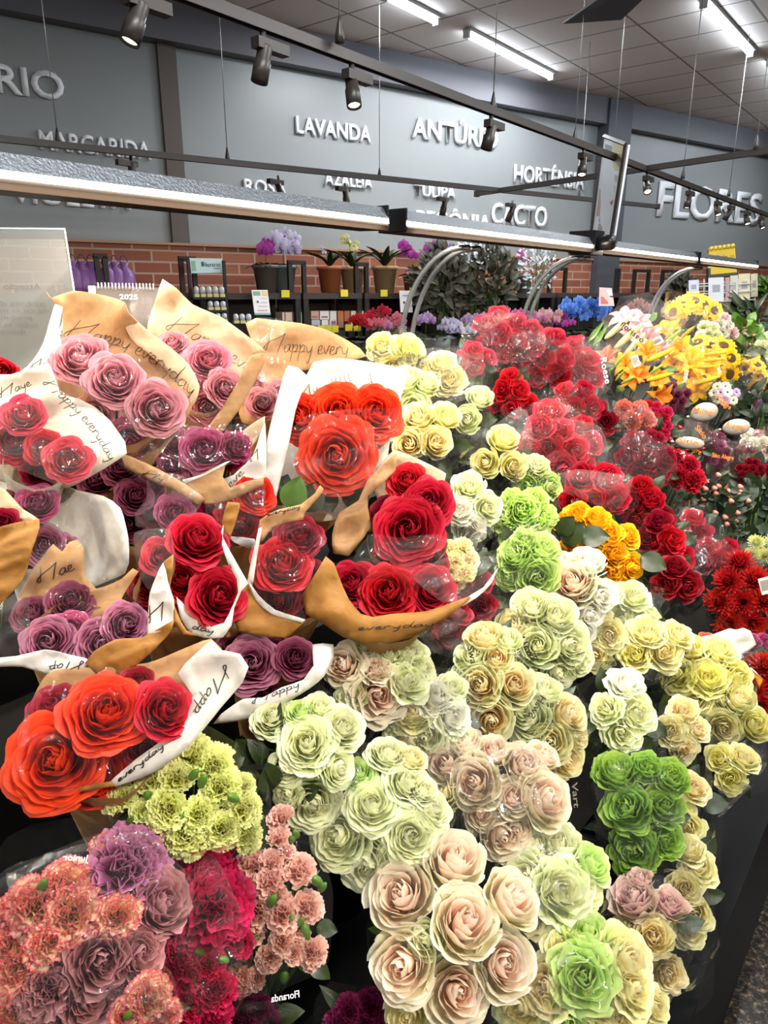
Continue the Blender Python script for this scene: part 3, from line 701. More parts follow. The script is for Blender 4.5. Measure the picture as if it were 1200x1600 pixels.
PM = {
 'orange_red': petalmat('petal_orange_red', 'c81c0c', 'e8301a', 'e23218', 'f04a28', .3),
 'crimson': petalmat('petal_crimson', '8e0a18', 'c4122a', 'bc1028', 'd42a40', .25),
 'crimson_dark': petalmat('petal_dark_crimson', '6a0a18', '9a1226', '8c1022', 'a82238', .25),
 'red_pink': petalmat('petal_raspberry', 'a81430', 'd0223c', 'c82240', 'e04a60', .3),
 'coral': petalmat('petal_coral', 'd85038', 'e46a4e', 'e06048', 'f09078', .3),
 'mauve': petalmat('petal_mauve_pink', 'b43a50', 'dc7486', 'd06c7e', 'f0b0b6', .35),
 'pink': petalmat('petal_salmon_pink', 'd85070', 'e8788c', 'e0607c', 'f4a0ac', .4),
 'purple': petalmat('petal_lilac_purple', '7a1c3e', 'ac4a74', '98406a', 'ca8aa2', .3),
 'magenta': petalmat('petal_magenta', '8a1e4a', 'b43c70', 'a83064', 'd06a94', .3),
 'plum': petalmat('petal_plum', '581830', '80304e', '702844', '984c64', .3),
 'blush': petalmat('petal_blush', 'f8b898', 'fae0c8', 'f2ecbc', 'fcf4e0', .3),
 'white': petalmat('petal_white', 'fcf6dc', 'fcfaea', 'f6f8dc', 'fffdf2', .3),
 'greenwhite': petalmat('petal_green_white', 'f4f2b4', 'f6f8c8', 'dcec9c', 'fafbda', .3),
 'cream': petalmat('petal_cream', 'fae08c', 'faf0ac', 'f2f0a4', 'fcf6c8', .3),
 'paleyellow': petalmat('petal_pale_yellow', 'f6e868', 'faf28c', 'f6f29c', 'fcf8b4', .3),
 'peachcream': petalmat('petal_peach_cream', 'fad080', 'fce8a4', 'faf2b8', 'fff8d0', .3),
 'yellowheart': petalmat('petal_yellow_heart', 'f8b450', 'fce094', 'f2f6c0', 'fafad4', .3),
 'lime': petalmat('petal_lime', 'c4e064', 'd0ec84', 'bce06c', 'e4f6a8', .35),
 'green': petalmat('petal_green', '86b030', '98c444', '7eac34', 'bcdc6c', .35),
 'pinkgarden': petalmat('petal_garden_pink', 'd88ca0', 'e8b8b8', 'e8dcb0', 'f0d8c8', .3),
 'gold': petalmat('petal_golden_yellow', 'f0a000', 'f8b410', 'f8bc14', 'fcc830', .3),
 'yellow': petalmat('petal_yellow', 'f0b000', 'fcc40c', 'fcc810', 'ffd838', .3),
 'orange': petalmat('petal_orange', 'f08018', 'f0901c', 'f09a28', 'f8a840', .4),
 'lilypink': petalmat('petal_lily_pink', 'f4b0b8', 'f4b0bc', 'f0a0b0', 'f8e0e0', .6),
 'variegated': petalmat('petal_variegated', 'f6c898', 'f8d8ac', 'f8dcb8', 'dc4468', .13),
 'dusty': petalmat('petal_dusty_rose', 'b06068', 'c07878', 'c48484', 'd8a0a0', .3),
 'violetcar': petalmat('petal_violet', '7a2450', 'a04878', 'b86094', 'd08cac', .25),
 'fuchsia': petalmat('petal_fuchsia', 'a00838', 'c01048', 'c81450', 'e03468', .25),
 'peachmini': petalmat('petal_peach', 'e89878', 'f0b098', 'f0b8a0', 'f6d0c0', .35),
 'limecar': petalmat('petal_lime_yellow', 'd8d040', 'e4e464', 'ecf08c', 'f6f8b8', .3),
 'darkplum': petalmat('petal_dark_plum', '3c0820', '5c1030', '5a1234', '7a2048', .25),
 'redmum': petalmat('petal_red_pompon', '6e0c10', 'a81818', 'c42420', 'd83428', .3),
 'lilac': petalmat('petal_lilac', 'c080c0', 'c8a4dc', 'd4b8e4', 'e0ccec', .3),
 'blue': petalmat('petal_blue', '3c70d8', '5c90e8', '6ca0f0', '90b8f4', .3),
 'orchidpink': petalmat('petal_orchid_pink', 'b03078', 'd070b0', 'dc90c0', 'e8b0d0', .3),
 'orchidwhite': petalmat('petal_orchid_white', '9060a8', 'dcd4f0', 'e4e0f4', 'ece8f8', .3),
 'orchidmagenta': petalmat('petal_orchid_magenta', '8a1870', 'b840a4', 'b848a8', 'c860b8', .3),
}
# ================================================================== BOUQUETS
F_clear = filmmat('film_clear', .015, bump=.8, bscale=22); F_milk = filmmat('film_milky', .05, 'f4ece8', 18, 1.0, .16); F_glint = filmmat('film_creased', .02, 'ffffff', 24, 1.0, .5)
F_smoke = filmmat('film_thin', .008, bump=.5, gloss=.04)
K_tan = papermat('kraft_paper', 'c09260'); K_gold = papermat('kraft_paper_gold', 'b07a34'); K_inner = papermat('kraft_paper_pale', 'd8bc96', .07)
K_white = papermat('white_paper', 'eeeae0', .03); K_cream = papermat('cream_paper', 'ded2bc', .06)
M_ink = plain('black_ink', '1c1410', .5); M_inkw = plain('white_ink', 'e8e4e0', .5)
KM = dict(tan=K_tan, gold=K_gold, inner=K_inner, white=K_white, cream=K_cream, film=F_clear, milk=F_milk, glint=F_glint, thin=F_smoke)
rnd = random.Random(5)
def headpart(x, y, r, d, mk, sk, t, nrm, spin=None, R_=rnd, nm=None):
    ms = ROSE[sk]; me = ms[R_.randrange(len(ms))]; rr = r * d / FPX
    nm = nm or {'car': 'carnation_bloom', 'mini': 'carnation_bloom', 'mum': 'pompon_bloom', 'sun': 'sunflower_bloom', 'ger': 'daisy_bloom', 'lily': 'lily_bloom', 'orch': 'orchid_bloom'}.get(sk, 'rose_bloom')
    return inst(nm, me, PM[mk], frame(P(x, y, d), nrm, rr * 1.10, R_.uniform(0, 6.28) if spin is None else spin), t)
def stems(t, heads, foot, r=.0022):
    mb = MB()
    for p, n, rr in heads:
        q = p - n * rr * .6; mb.tube([q, q - n * .03 - UP * .02, foot + (q - foot) * .35 + Vector((0, 0, -.02)), foot + (q - foot) * .12], r, 5)
    return mb.build('stems', M_stem, t)
def leafpart(t, p, d, nrm, ln, mat, k=0, nm='leaf'):
    x = Vector(d).normalized(); z = Vector(nrm); z = (z - x * z.dot(x)).normalized(); y = z.cross(x)
    M = Matrix.Translation(p) @ Matrix((x, y, z)).transposed().to_4x4() @ Matrix.Diagonal((ln, ln, ln, 1))
    return inst(nm, LEAF[k % 3] if k < 9 else BLADE, mat, M, t)
def tocam(p): return (EYE - p).normalized()
def bqaxis(p):
    c = tocam(p); h = Vector((c.x, c.y, 0)); h = h.normalized() if h.length > 1e-4 else -DV
    return (UP * .62 + c * .55 + (-DV) * .15).normalized()
def sleeve(t, c, A, U, V, rx, ry, mat, name='cellophane_sleeve', top=.05, length=.30, seed=0, n=28, foot=.28, flare=1.12, corner=.5):
    R_ = random.Random(seed); mb = MB(); vs = []; ph = [R_.uniform(0, 6.28) for _ in range(5)]; rows = 8
    for i in range(rows):
        f = i / (rows - 1)
        for j in range(n):
            w = 2 * pi * j / n; ex = top * (.45 + .55 * sin(2 * w + ph[0]) * sin(w + ph[1]) + corner * max(0, cos(w * 2 + ph[4])) ** 6)
            h = ex * (1 - f) - length * f
            rad = flare * (1 - f) + foot * f + .035 * sin(5 * w + ph[2]) + .02 * sin(11 * w + ph[3] + 3 * f)
            vs.append(c + A * h + U * cos(w) * rx * rad + V * sin(w) * ry * rad)
    mb.add(vs, [(i * n + j, i * n + (j + 1) % n, (i + 1) * n + (j + 1) % n, (i + 1) * n + j) for i in range(rows - 1) for j in range(n)])
    return mb.build(name, mat, t)
BQ = []
def kraft(label, d, mk, sk, heads, sheets, texts=(), leaves=(), cat='bouquet', body=True, bodymat=None, tilt=(0, .25), grp='roses wrapped in printed paper'):
    cx = sum(h[0] for h in heads) / len(heads); cyy = sum(h[1] for h in heads) / len(heads)
    c = P(cx, cyy, d); A = bqaxis(c); foot = c - A * .30
    t = thing('rose_bouquet', label, cat, foot, grp)
    hs = []
    for h in heads:
        dd = h[3] if len(h) > 3 else 0; mk2 = h[4] if len(h) > 4 else mk; sk2 = h[5] if len(h) > 5 else sk
        p = P(h[0], h[1], d + dd); off = (h[0] - cx) * .0045; offy = -(h[1] - cyy) * .0045
        n = (tocam(p) + CAMX * (off + tilt[0]) + CAMY * (offy + tilt[1]) + Vector((rnd.uniform(-.12, .12), rnd.uniform(-.12, .12), rnd.uniform(-.1, .1)))).normalized()
        headpart(h[0], h[1], h[2], d + dd, mk2, sk2, t, n); hs.append((p, n, h[2] * d / FPX))
    stems(t, hs, foot)
    for l in leaves:
        p = P(l[0], l[1], d + l[4]); q = P(l[2], l[3], d + l[4] - .01); leafpart(t, p, q - p, tocam(p) + Vector((.2, 0, .2)), (q - p).length, M_leaf if len(l) < 6 else l[5], 2)
    R = max(max(abs(h[0] - cx) + h[2] * .6 for h in heads), max(abs(h[1] - cyy) + h[2] * .6 for h in heads)) * d / FPX
    if body:
        sleeve(t, c - A * .03, A, A.cross(UP).normalized(), A.cross(A.cross(UP)).normalized(), R * .72, R * .72, bodymat or K_tan, 'paper_cone', .0, .26, len(label), foot=.35, flare=1.0, corner=0)
    B = {}
    for s in sheets:
        nm, key, dd, pts = s[0], s[1], s[2], s[3]; kw = s[4] if len(s) > 4 else {}
        kw = dict(kw)
        if key in ('film', 'milk', 'glint', 'thin'): kw.setdefault('wr', .016); kw.setdefault('bulge', .004); kw['thick'] = 0
        else: kw.setdefault('wr', .009); kw.setdefault('thick', .0005)
        o, b = sheet(nm, pts, KM[key], t, d + dd, **kw); B[len(B)] = b
    for tx in texts:
        si = tx[0]; ink('printed_script', hand(*tx[1:]), B[si], M_ink, t, w=.0011)
    return t, B

# the bouquets wrapped in printed kraft and white paper, back rows first
kraft('mauve pink roses before a tall tan paper sleeve printed Happy everyday, at upper left', .98, 'mauve', 'big',
  [(125, 560, 43, .0), (179, 593, 43, -.02), (246, 638, 42, -.01), (228, 603, 11, .02, 'magenta', 'cup'), (150, 650, 34, .04), (205, 690, 34, .045, 'magenta')],
  [('paper_sleeve', 'tan', .06, [(72, 455), (78, 466), (115, 454, -.01), (165, 462), (195, 472, -.02), (200, 488, -.03), (225, 512), (262, 540), (295, 570), (312, 603, -.03), (300, 635, -.04), (285, 665, -.04), (245, 715, -.02), (215, 760), (150, 740), (110, 660), (88, 590, -.02), (97, 555), (97, 480), (85, 473)], dict(wr=.014, bulge=-.02)),
   ('paper_lining', 'inner', .052, [(196, 474), (201, 488), (226, 512), (263, 540), (296, 570), (312, 604, -.03), (303, 632, -.03), (290, 640, -.02), (280, 600), (240, 560), (205, 530), (192, 500)], dict(wr=.006)),
   ('film_window', 'film', -.055, [(92, 590), (130, 520), (200, 540), (290, 600), (300, 640), (285, 672), (240, 720), (212, 745), (160, 700), (105, 640)])],
  [(0, 'Happy everyday', 98, 527, 300, 622, 30, -24), (1, 'Happy everyday', 98, 527, 300, 622, 30, -24)])
kraft('pink roses before a pale kraft sleeve with pointed corner, second from left at the back', 1.10, 'pink', 'big',
  [(268, 538, 24, .03, 'mauve'), (325, 563, 33, 0), (352, 606, 29, -.01, 'mauve'), (322, 636, 26, .02), (300, 600, 20, .04)],
  [('paper_sleeve', 'inner', .06, [(254, 436, .02), (275, 450), (300, 475), (345, 495), (380, 520), (418, 552, -.02), (405, 562), (390, 585), (360, 635), (320, 690), (290, 700), (280, 640), (285, 590), (262, 545), (230, 514), (243, 470)], dict(wr=.016, bulge=-.015)),
   ('paper_fold', 'tan', -.02, [(419, 552), (391, 556), (375, 590), (345, 640), (318, 677), (322, 684), (342, 680), (374, 640), (402, 590)], dict(wr=.004)),
   ('film_window', 'film', -.05, [(240, 520), (300, 530), (370, 560), (385, 570), (350, 640), (310, 690), (280, 660), (270, 600)])],
  [(0, 'Happy eve', 258, 515, 388, 586, 27, -8)], bodymat=K_inner)
kraft('small mauve pink roses in brown kraft behind the white paper with the barcode', 1.24, 'mauve', 'big',
  [(410, 630, 25), (436, 612, 19, .02), (400, 600, 14, .04)],
  [('paper_sleeve', 'tan', .05, [(384, 505), (400, 497), (425, 500), (470, 505), (510, 515), (545, 533), (572, 556, -.02), (500, 575), (450, 585), (440, 640), (425, 665), (378, 660), (372, 610), (400, 560)], dict(wr=.014)),
   ('film_window', 'glint', -.01, [(386, 504), (402, 495), (440, 500), (450, 540), (445, 600), (410, 640), (385, 610), (392, 550)])],
  [(0, 'Happy every', 412, 549, 545, 556, 30, 0)])
kraft('crimson rose tucked behind a white paper flap at the left edge, beside the acrylic panel', 1.0, 'crimson', 'cup', [(4, 583, 22), (-22, 600, 22)],
  [('paper_flap', 'white', -.02, [(-20, 606), (30, 583), (52, 562), (68, 535), (86, 475), (98, 479), (92, 512), (97, 543), (93, 560), (70, 572), (30, 588), (-20, 612)], dict(wr=.006))],
  [(0, 'H', 48, 578, 66, 576, 16)], body=False)
kraft('coral red roses under film with black Happy everyday script on cream paper, left edge', .86, 'crimson', 'big',
  [(36, 648, 32, .01, 'red_pink'), (20, 690, 34, .02), (107, 718, 34, -.01, 'red_pink'), (70, 700, 28, .015), (60, 740, 24, .03, 'crimson_dark')],
  [('paper_sleeve', 'cream', .06, [(-20, 595), (17, 585), (77, 568), (87, 593), (93, 615), (123, 623), (147, 635), (173, 658), (185, 675), (198, 708, -.05), (107, 762, -.03), (60, 760), (-20, 740)], dict(wr=.014)),
   ('film_window', 'milk', -.05, [(-20, 640), (28, 628), (70, 600), (80, 572), (92, 610), (125, 625), (170, 656), (196, 708), (110, 760), (40, 738), (-20, 720)])],
  [(0, 'Happy everyday', 66, 600, 172, 722, 19, -10), (0, 'Haye', 0, 622, 50, 602, 15)], bodymat=K_cream)
kraft('mauve roses half hidden in a huge curled white paper sleeve at the left edge', .87, 'mauve', 'big',
  [(58, 786, 30, 0, 'magenta'), (30, 780, 24, .02, 'plum'), (68, 852, 30, 0, 'purple'), (100, 858, 22, .015, 'purple'), (20, 870, 30, .02, 'plum')],
  [('paper_sleeve', 'white', .05, [(-20, 716, .02), (19, 696), (30, 692), (34, 719), (49, 734), (75, 749), (124, 767), (161, 775, -.03), (188, 794, -.05), (200, 840, -.06), (201, 880, -.06), (195, 896, -.05), (143, 918, -.02), (120, 920), (40, 900), (-20, 880)], dict(wr=.008, bulge=-.03)),
   ('film_window', 'film', -.03, [(10, 760), (90, 765), (120, 800), (128, 850), (90, 900), (10, 880)])], bodymat=K_white)
kraft('dark red rose in a gold kraft cone cut by the left edge of the photo', .79, 'crimson_dark', 'big', [(4, 818, 24), (-25, 835, 22)],
  [('paper_lining', 'inner', .02, [(-20, 760), (8, 765), (35, 795), (61, 812, -.03), (28, 822), (-20, 835)]), ('paper_fold', 'gold', -.035, [(-20, 836), (61, 812, .01), (50, 860), (36, 905), (-5, 950), (-25, 950)])], body=False)
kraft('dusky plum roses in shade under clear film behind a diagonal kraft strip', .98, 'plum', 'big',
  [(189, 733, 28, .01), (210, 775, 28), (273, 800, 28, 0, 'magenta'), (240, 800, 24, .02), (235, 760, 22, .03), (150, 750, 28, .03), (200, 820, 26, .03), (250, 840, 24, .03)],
  [('paper_strip', 'tan', -.02, [(188, 708), (225, 722), (280, 750), (320, 779), (310, 790), (270, 766), (225, 746), (195, 730)]),
   ('film_window', 'milk', -.06, [(229, 742), (236, 738), (285, 743), (318, 780), (298, 808), (262, 830), (212, 822), (210, 803), (229, 780)])],
  [(0, 'Hy', 222, 742, 256, 752, 8)])
kraft('magenta ruffled roses in a white and kraft collar, left of the white wrapped reds', 1.02, 'magenta', 'big',
  [(273, 694, 24, .01), (319, 703, 36, 0), (368, 699, 25, 0, 'magenta', 'ruf'), (267, 727, 22, .01), (316, 733, 28, .01), (360, 715, 20, .03, 'crimson_dark')],
  [('paper_collar', 'tan', -.05, [(353, 722), (348, 745), (360, 762), (385, 752), (412, 747), (412, 757), (360, 781), (320, 788), (300, 768), (288, 756)]),
   ('paper_rim', 'white', -.052, [(361, 720), (340, 733), (289, 756), (284, 750), (321, 740), (352, 722)]),
   ('paper_lining', 'white', -.02, [(372, 735), (395, 712), (414, 660), (415, 746), (395, 752), (378, 765), (358, 764), (350, 748), (365, 742)]),
   ('paper_back', 'inner', .04, [(376, 676), (414, 650), (414, 668), (392, 700), (380, 700)]),
   ('film_window', 'glint', -.045, [(285, 660), (330, 665), (390, 662), (405, 680), (370, 720), (290, 752), (245, 740), (255, 690)])],
  [(2, 'eve', 360, 762, 383, 738, 13), (2, 'H', 392, 722, 408, 714, 14)])
kraft('orange red roses under film between the magenta roses and the white wrapped bouquet', 1.0, 'orange_red', 'big',
  [(398, 772, 30, 0), (360, 800, 24, .0, 'crimson'), (330, 800, 20, .02, 'crimson_dark'), (378, 825, 26, 0, 'crimson_dark'), (405, 815, 20, .02)],
  [('paper_lining', 'white', -.03, [(358, 838), (398, 842), (400, 861), (365, 847)]),
   ('film_window', 'glint', -.04, [(320, 790), (410, 745), (412, 830), (395, 842), (350, 840)])])
kraft('bright red roses in tall white paper with a barcode label, centre of the photo', 1.08, 'orange_red', 'big',
  [(527, 712, 58, -.02), (531, 645, 48, .01), (470, 655, 38, .01), (586, 645, 42, .015)],
  [('paper_sleeve', 'white', .07, [(450, 571), (479, 586), (490, 566), (531, 560), (587, 567), (634, 579), (629, 612, -.02), (612, 669, -.04), (600, 740, -.04), (560, 800), (500, 815), (440, 806), (413, 795), (414, 740), (417, 688), (434, 620)], dict(wr=.008, bulge=-.03)),
   ('paper_edge', 'white', -.02, [(450, 571, .03), (479, 586, .03), (462, 640), (452, 690), (440, 740), (428, 790), (413, 800), (411, 740), (417, 688), (434, 620, .02)], dict(wr=.006)),
   ('film_window', 'film', -.07, [(468, 655), (540, 640), (626, 640), (610, 690), (590, 740), (560, 800), (445, 795), (440, 740)]),
   ('barcode_sticker', 'white', .035, [(513, 587), (551, 580), (556, 603), (518, 610)], dict(wr=0, smooth=False))],
  [(0, 'Hy', 470, 630, 500, 610, 18), (0, 'd', 576, 610, 588, 604, 24)],
  [(440, 790, 428, 755, .0), (450, 795, 470, 745, -.02, M_leaf2), (475, 800, 500, 752, -.01), (520, 800, 500, 760, .02), (545, 795, 570, 745, .02), (430, 790, 450, 742, .03)])
tb = BQ
kraft('crimson roses, a large one with two behind, in tan paper right of centre', 1.0, 'crimson', 'big',
  [(639, 828, 52, -.02), (670, 786, 38, .0), (637, 752, 32, .02), (622, 885, 42, .02, 'crimson_dark'), (665, 880, 34, .03, 'crimson_dark'), (605, 800, 26, .04, 'crimson_dark')],
  [('paper_back', 'inner', .06, [(616, 703), (697, 740), (692, 765), (660, 800), (600, 800), (585, 760), (592, 735)]),
   ('paper_flap', 'tan', .015, [(620, 708), (575, 749), (560, 782), (530, 801), (519, 835), (521, 865), (545, 869), (560, 850), (579, 824), (575, 794), (575, 775), (601, 752), (618, 735)], dict(wr=.012)),
   ('film_window', 'film', -.07, [(578, 835), (620, 840), (690, 835), (705, 860), (700, 900), (640, 925), (585, 910), (550, 880)])], [], [(560, 870, 590, 830, .03), (545, 880, 560, 905, .02)])
kraft('three crimson roses in a row above a wide gold kraft lip, centre', .93, 'crimson', 'big',
  [(549, 912, 37, .01), (607, 927, 44, -.005), (673, 922, 39, 0), (575, 950, 30, .03, 'crimson_dark'), (640, 955, 28, .03, 'crimson_dark')],
  [('paper_lip', 'gold', -.045, [(509, 869), (496, 891), (472, 932, .01), (477, 959), (504, 974), (537, 996), (575, 1005), (620, 1002), (654, 992), (687, 974), (717, 951), (740, 930, .02), (710, 940), (665, 955), (612, 959), (582, 964), (564, 959), (545, 936), (530, 902), (522, 880)], dict(wr=.012, bulge=.012)),
   ('paper_rim', 'white', -.03, [(718, 942), (735, 930), (755, 918), (778, 888), (768, 912), (745, 934), (722, 948)]),
   ('film_window', 'milk', -.055, [(645, 900), (700, 870), (770, 870), (775, 890), (750, 920), (720, 938), (690, 940)])],
  [(0, 'everyday', 560, 985, 680, 978, 9)])
kraft('deep crimson roses in tan paper with a white edge, left of the wide kraft lip', .91, 'crimson_dark', 'big',
  [(441, 882, 44, 0, 'crimson'), (466, 840, 36, .02), (433, 938, 38, .005), (480, 900, 28, .03), (470, 950, 24, .03)],
  [('paper_top', 'tan', -.01, [(406, 812), (436, 796), (470, 788), (492, 771), (500, 758), (506, 764), (500, 775), (477, 800), (474, 812), (447, 816), (425, 824), (410, 846), (404, 842)]),
   ('paper_edge', 'white', -.03, [(404, 826), (409, 824), (400, 880), (394, 918), (386, 910)], dict(wr=0)),
   ('paper_lip', 'gold', -.05, [(374, 930), (386, 906), (402, 932), (430, 957), (477, 970), (459, 987), (447, 997), (420, 995), (372, 986), (364, 965)]),
   ('paper_rim', 'white', -.054, [(388, 908), (404, 930), (430, 953), (477, 968), (472, 973), (425, 960), (400, 938)], dict(wr=0)),
   ('film_window', 'film', -.055, [(408, 826), (480, 815), (515, 860), (490, 900), (470, 940), (478, 968), (430, 955), (398, 925)])],
  [(0, 'everyday', 418, 806, 470, 793, 6)])
kraft('crimson roses in white edged paper with gold strip, left of centre', .85, 'crimson', 'big',
  [(308, 843, 44, 0), (342, 931, 45, -.005), (284, 906, 35, .01), (254, 868, 32, .02, 'red_pink'), (232, 915, 30, .04, 'crimson_dark'), (250, 950, 26, .05, 'crimson_dark')],
  [('paper_rim', 'white', -.02, [(349, 821, .02), (345, 832, .02), (360, 862), (375, 889), (388, 911), (377, 924), (366, 949), (362, 977), (349, 996), (330, 998), (300, 991), (283, 967), (276, 933), (300, 958), (330, 979), (350, 973), (364, 945), (372, 926), (370, 905), (356, 880), (347, 850)], dict(wr=.003)),
   ('paper_strip', 'gold', .0, [(356, 784), (375, 786), (369, 814), (360, 840), (349, 830), (347, 814)]),
   ('paper_outside', 'tan', .03, [(388, 908), (404, 930), (378, 985), (350, 998), (362, 970), (376, 925)]),
   ('film_window', 'milk', -.035, [(210, 832), (265, 826), (272, 850), (272, 900), (235, 925), (215, 890)], dict(label='milky torn film edge'))],
  [(0, 'eve', 355, 882, 368, 915, 8), (0, 'day', 300, 982, 335, 990, 10)])
kraft('plum purple roses with a long white paper edge beneath, right of the orange reds', .87, 'plum', 'big',
  [(394, 1037, 42, 0, 'purple'), (461, 1028, 31, 0), (410, 1078, 24, .02), (365, 1010, 26, .03), (430, 1010, 20, .03)],
  [('paper_rim', 'white', -.02, [(488, 1007, .03), (521, 1007, .04), (522, 1026, .03), (507, 1056), (485, 1075), (429, 1109), (380, 1125), (333, 1131), (345, 1116), (380, 1092), (410, 1090), (440, 1074), (474, 1062), (490, 1040)])],
  [(0, 'Happy', 395, 1100, 470, 1072, 12)])
kraft('lilac purple roses behind a white rim and gold kraft lip at the left edge', .74, 'purple', 'big',
  [(75, 1002, 37, 0), (112, 985, 30, .02, 'magenta'), (197, 975, 34, .0), (160, 1006, 38, -.01), (50, 960, 30, .04, 'plum'), (110, 940, 34, .05, 'plum')],
  [('paper_back', 'tan', .06, [(83, 850), (97, 862), (108, 847), (120, 843), (131, 855), (132, 900), (150, 920), (190, 905), (207, 888), (216, 893), (190, 935), (178, 1000), (60, 1000), (25, 950), (45, 900)], dict(wr=.014)),
   ('paper_rim', 'white', -.045, [(-20, 1030), (25, 1025), (70, 1015), (100, 1021), (142, 1032), (118, 1053), (75, 1054), (35, 1042), (-20, 1042)]),
   ('paper_lip', 'gold', -.05, [(133, 1036), (146, 1018), (180, 999), (225, 995), (272, 968), (268, 985), (244, 1012), (210, 1042), (180, 1057), (150, 1053)], dict(wr=.012)),
   ('paper_flap', 'white', -.045, [(228, 996), (231, 970), (234, 926), (255, 879), (263, 911), (272, 937), (270, 971), (252, 986)]),
   ('paper_fold', 'gold', -.042, [(255, 878), (271, 866), (271, 892), (265, 920), (276, 955), (291, 985), (312, 994), (285, 992), (271, 972), (272, 937), (262, 911)]),
   ('film_window', 'milk', -.065, [(82, 852), (60, 900), (46, 945), (45, 1014), (-20, 1030), (-20, 960), (25, 925), (60, 873)]),
   ('film_panel', 'thin', -.06, [(85, 852), (130, 850), (132, 900), (200, 900), (225, 960), (170, 1000), (140, 1030), (48, 1012), (48, 945)])],
  [(0, 'Hae', 60, 912, 118, 890, 22), (1, 'Hap', 130, 1032, 75, 1040, 14), (3, 'H', 232, 975, 262, 965, 26)])
kraft('big orange red roses in white paper printed with script, lower left', .64, 'orange_red', 'big',
  [(165, 1113, 61, -.01), (258, 1108, 44, 0, 'crimson'), (88, 1188, 72, -.01), (152, 1214, 44, .02), (84, 1108, 40, .03, 'crimson_dark'), (215, 1066, 26, .04, 'crimson_dark'), (225, 1170, 28, .03, 'crimson_dark')],
  [('paper_back', 'tan', .05, [(75, 1052), (150, 1042), (230, 1036), (300, 1008), (330, 998), (347, 1014), (330, 1040), (310, 1080), (290, 1130), (200, 1190), (100, 1232), (30, 1210), (40, 1120)], dict(wr=.012)),
   ('paper_rim', 'white', .0, [(331, 1000, .03), (345, 1016), (375, 1022), (388, 1042, -.01), (379, 1066), (350, 1100), (296, 1165), (240, 1207), (180, 1229), (172, 1222), (215, 1184), (285, 1132), (300, 1085, .02), (278, 1052, .03), (305, 1022, .03)], dict(wr=.008)),
   ('paper_outside', 'gold', -.02, [(60, 1251), (90, 1242), (180, 1228), (172, 1221), (120, 1231), (64, 1243)], dict(wr=0)),
   ('film_window', 'thin', -.06, [(62, 1250), (20, 1215), (28, 1150), (60, 1080), (78, 1048), (120, 1040), (270, 1046), (296, 1080), (300, 1112), (200, 1195), (150, 1232)]),
   ('film_edge', 'glint', -.058, [(20, 1215), (18, 1190), (34, 1130), (60, 1078), (66, 1090), (45, 1140), (36, 1190), (40, 1222)])],
  [(1, 'Happ', 350, 1038, 300, 1112, 18), (1, 'everyday', 186, 1222, 258, 1166, 9)])
# barcode bars on the sticker, centre bouquet
bb = [o for o in bpy.data.objects if o.name.startswith('barcode_sticker')][0]
mb = MB(); ln_ = 0
for i in range(15):
    u = .07 + i * .06; w = .012 if i % 3 else .024
    pt = lambda a, b: P(513 + 38 * a + 5 * b, 587 - 7 * a + 23 * b, 1.08 + .030)
    mb.add([pt(u, .15), pt(u + w, .15), pt(u + w, .85), pt(u, .85)], [(0, 3, 2, 1)])
mb.build('barcode_bars', M_ink, bb.parent)
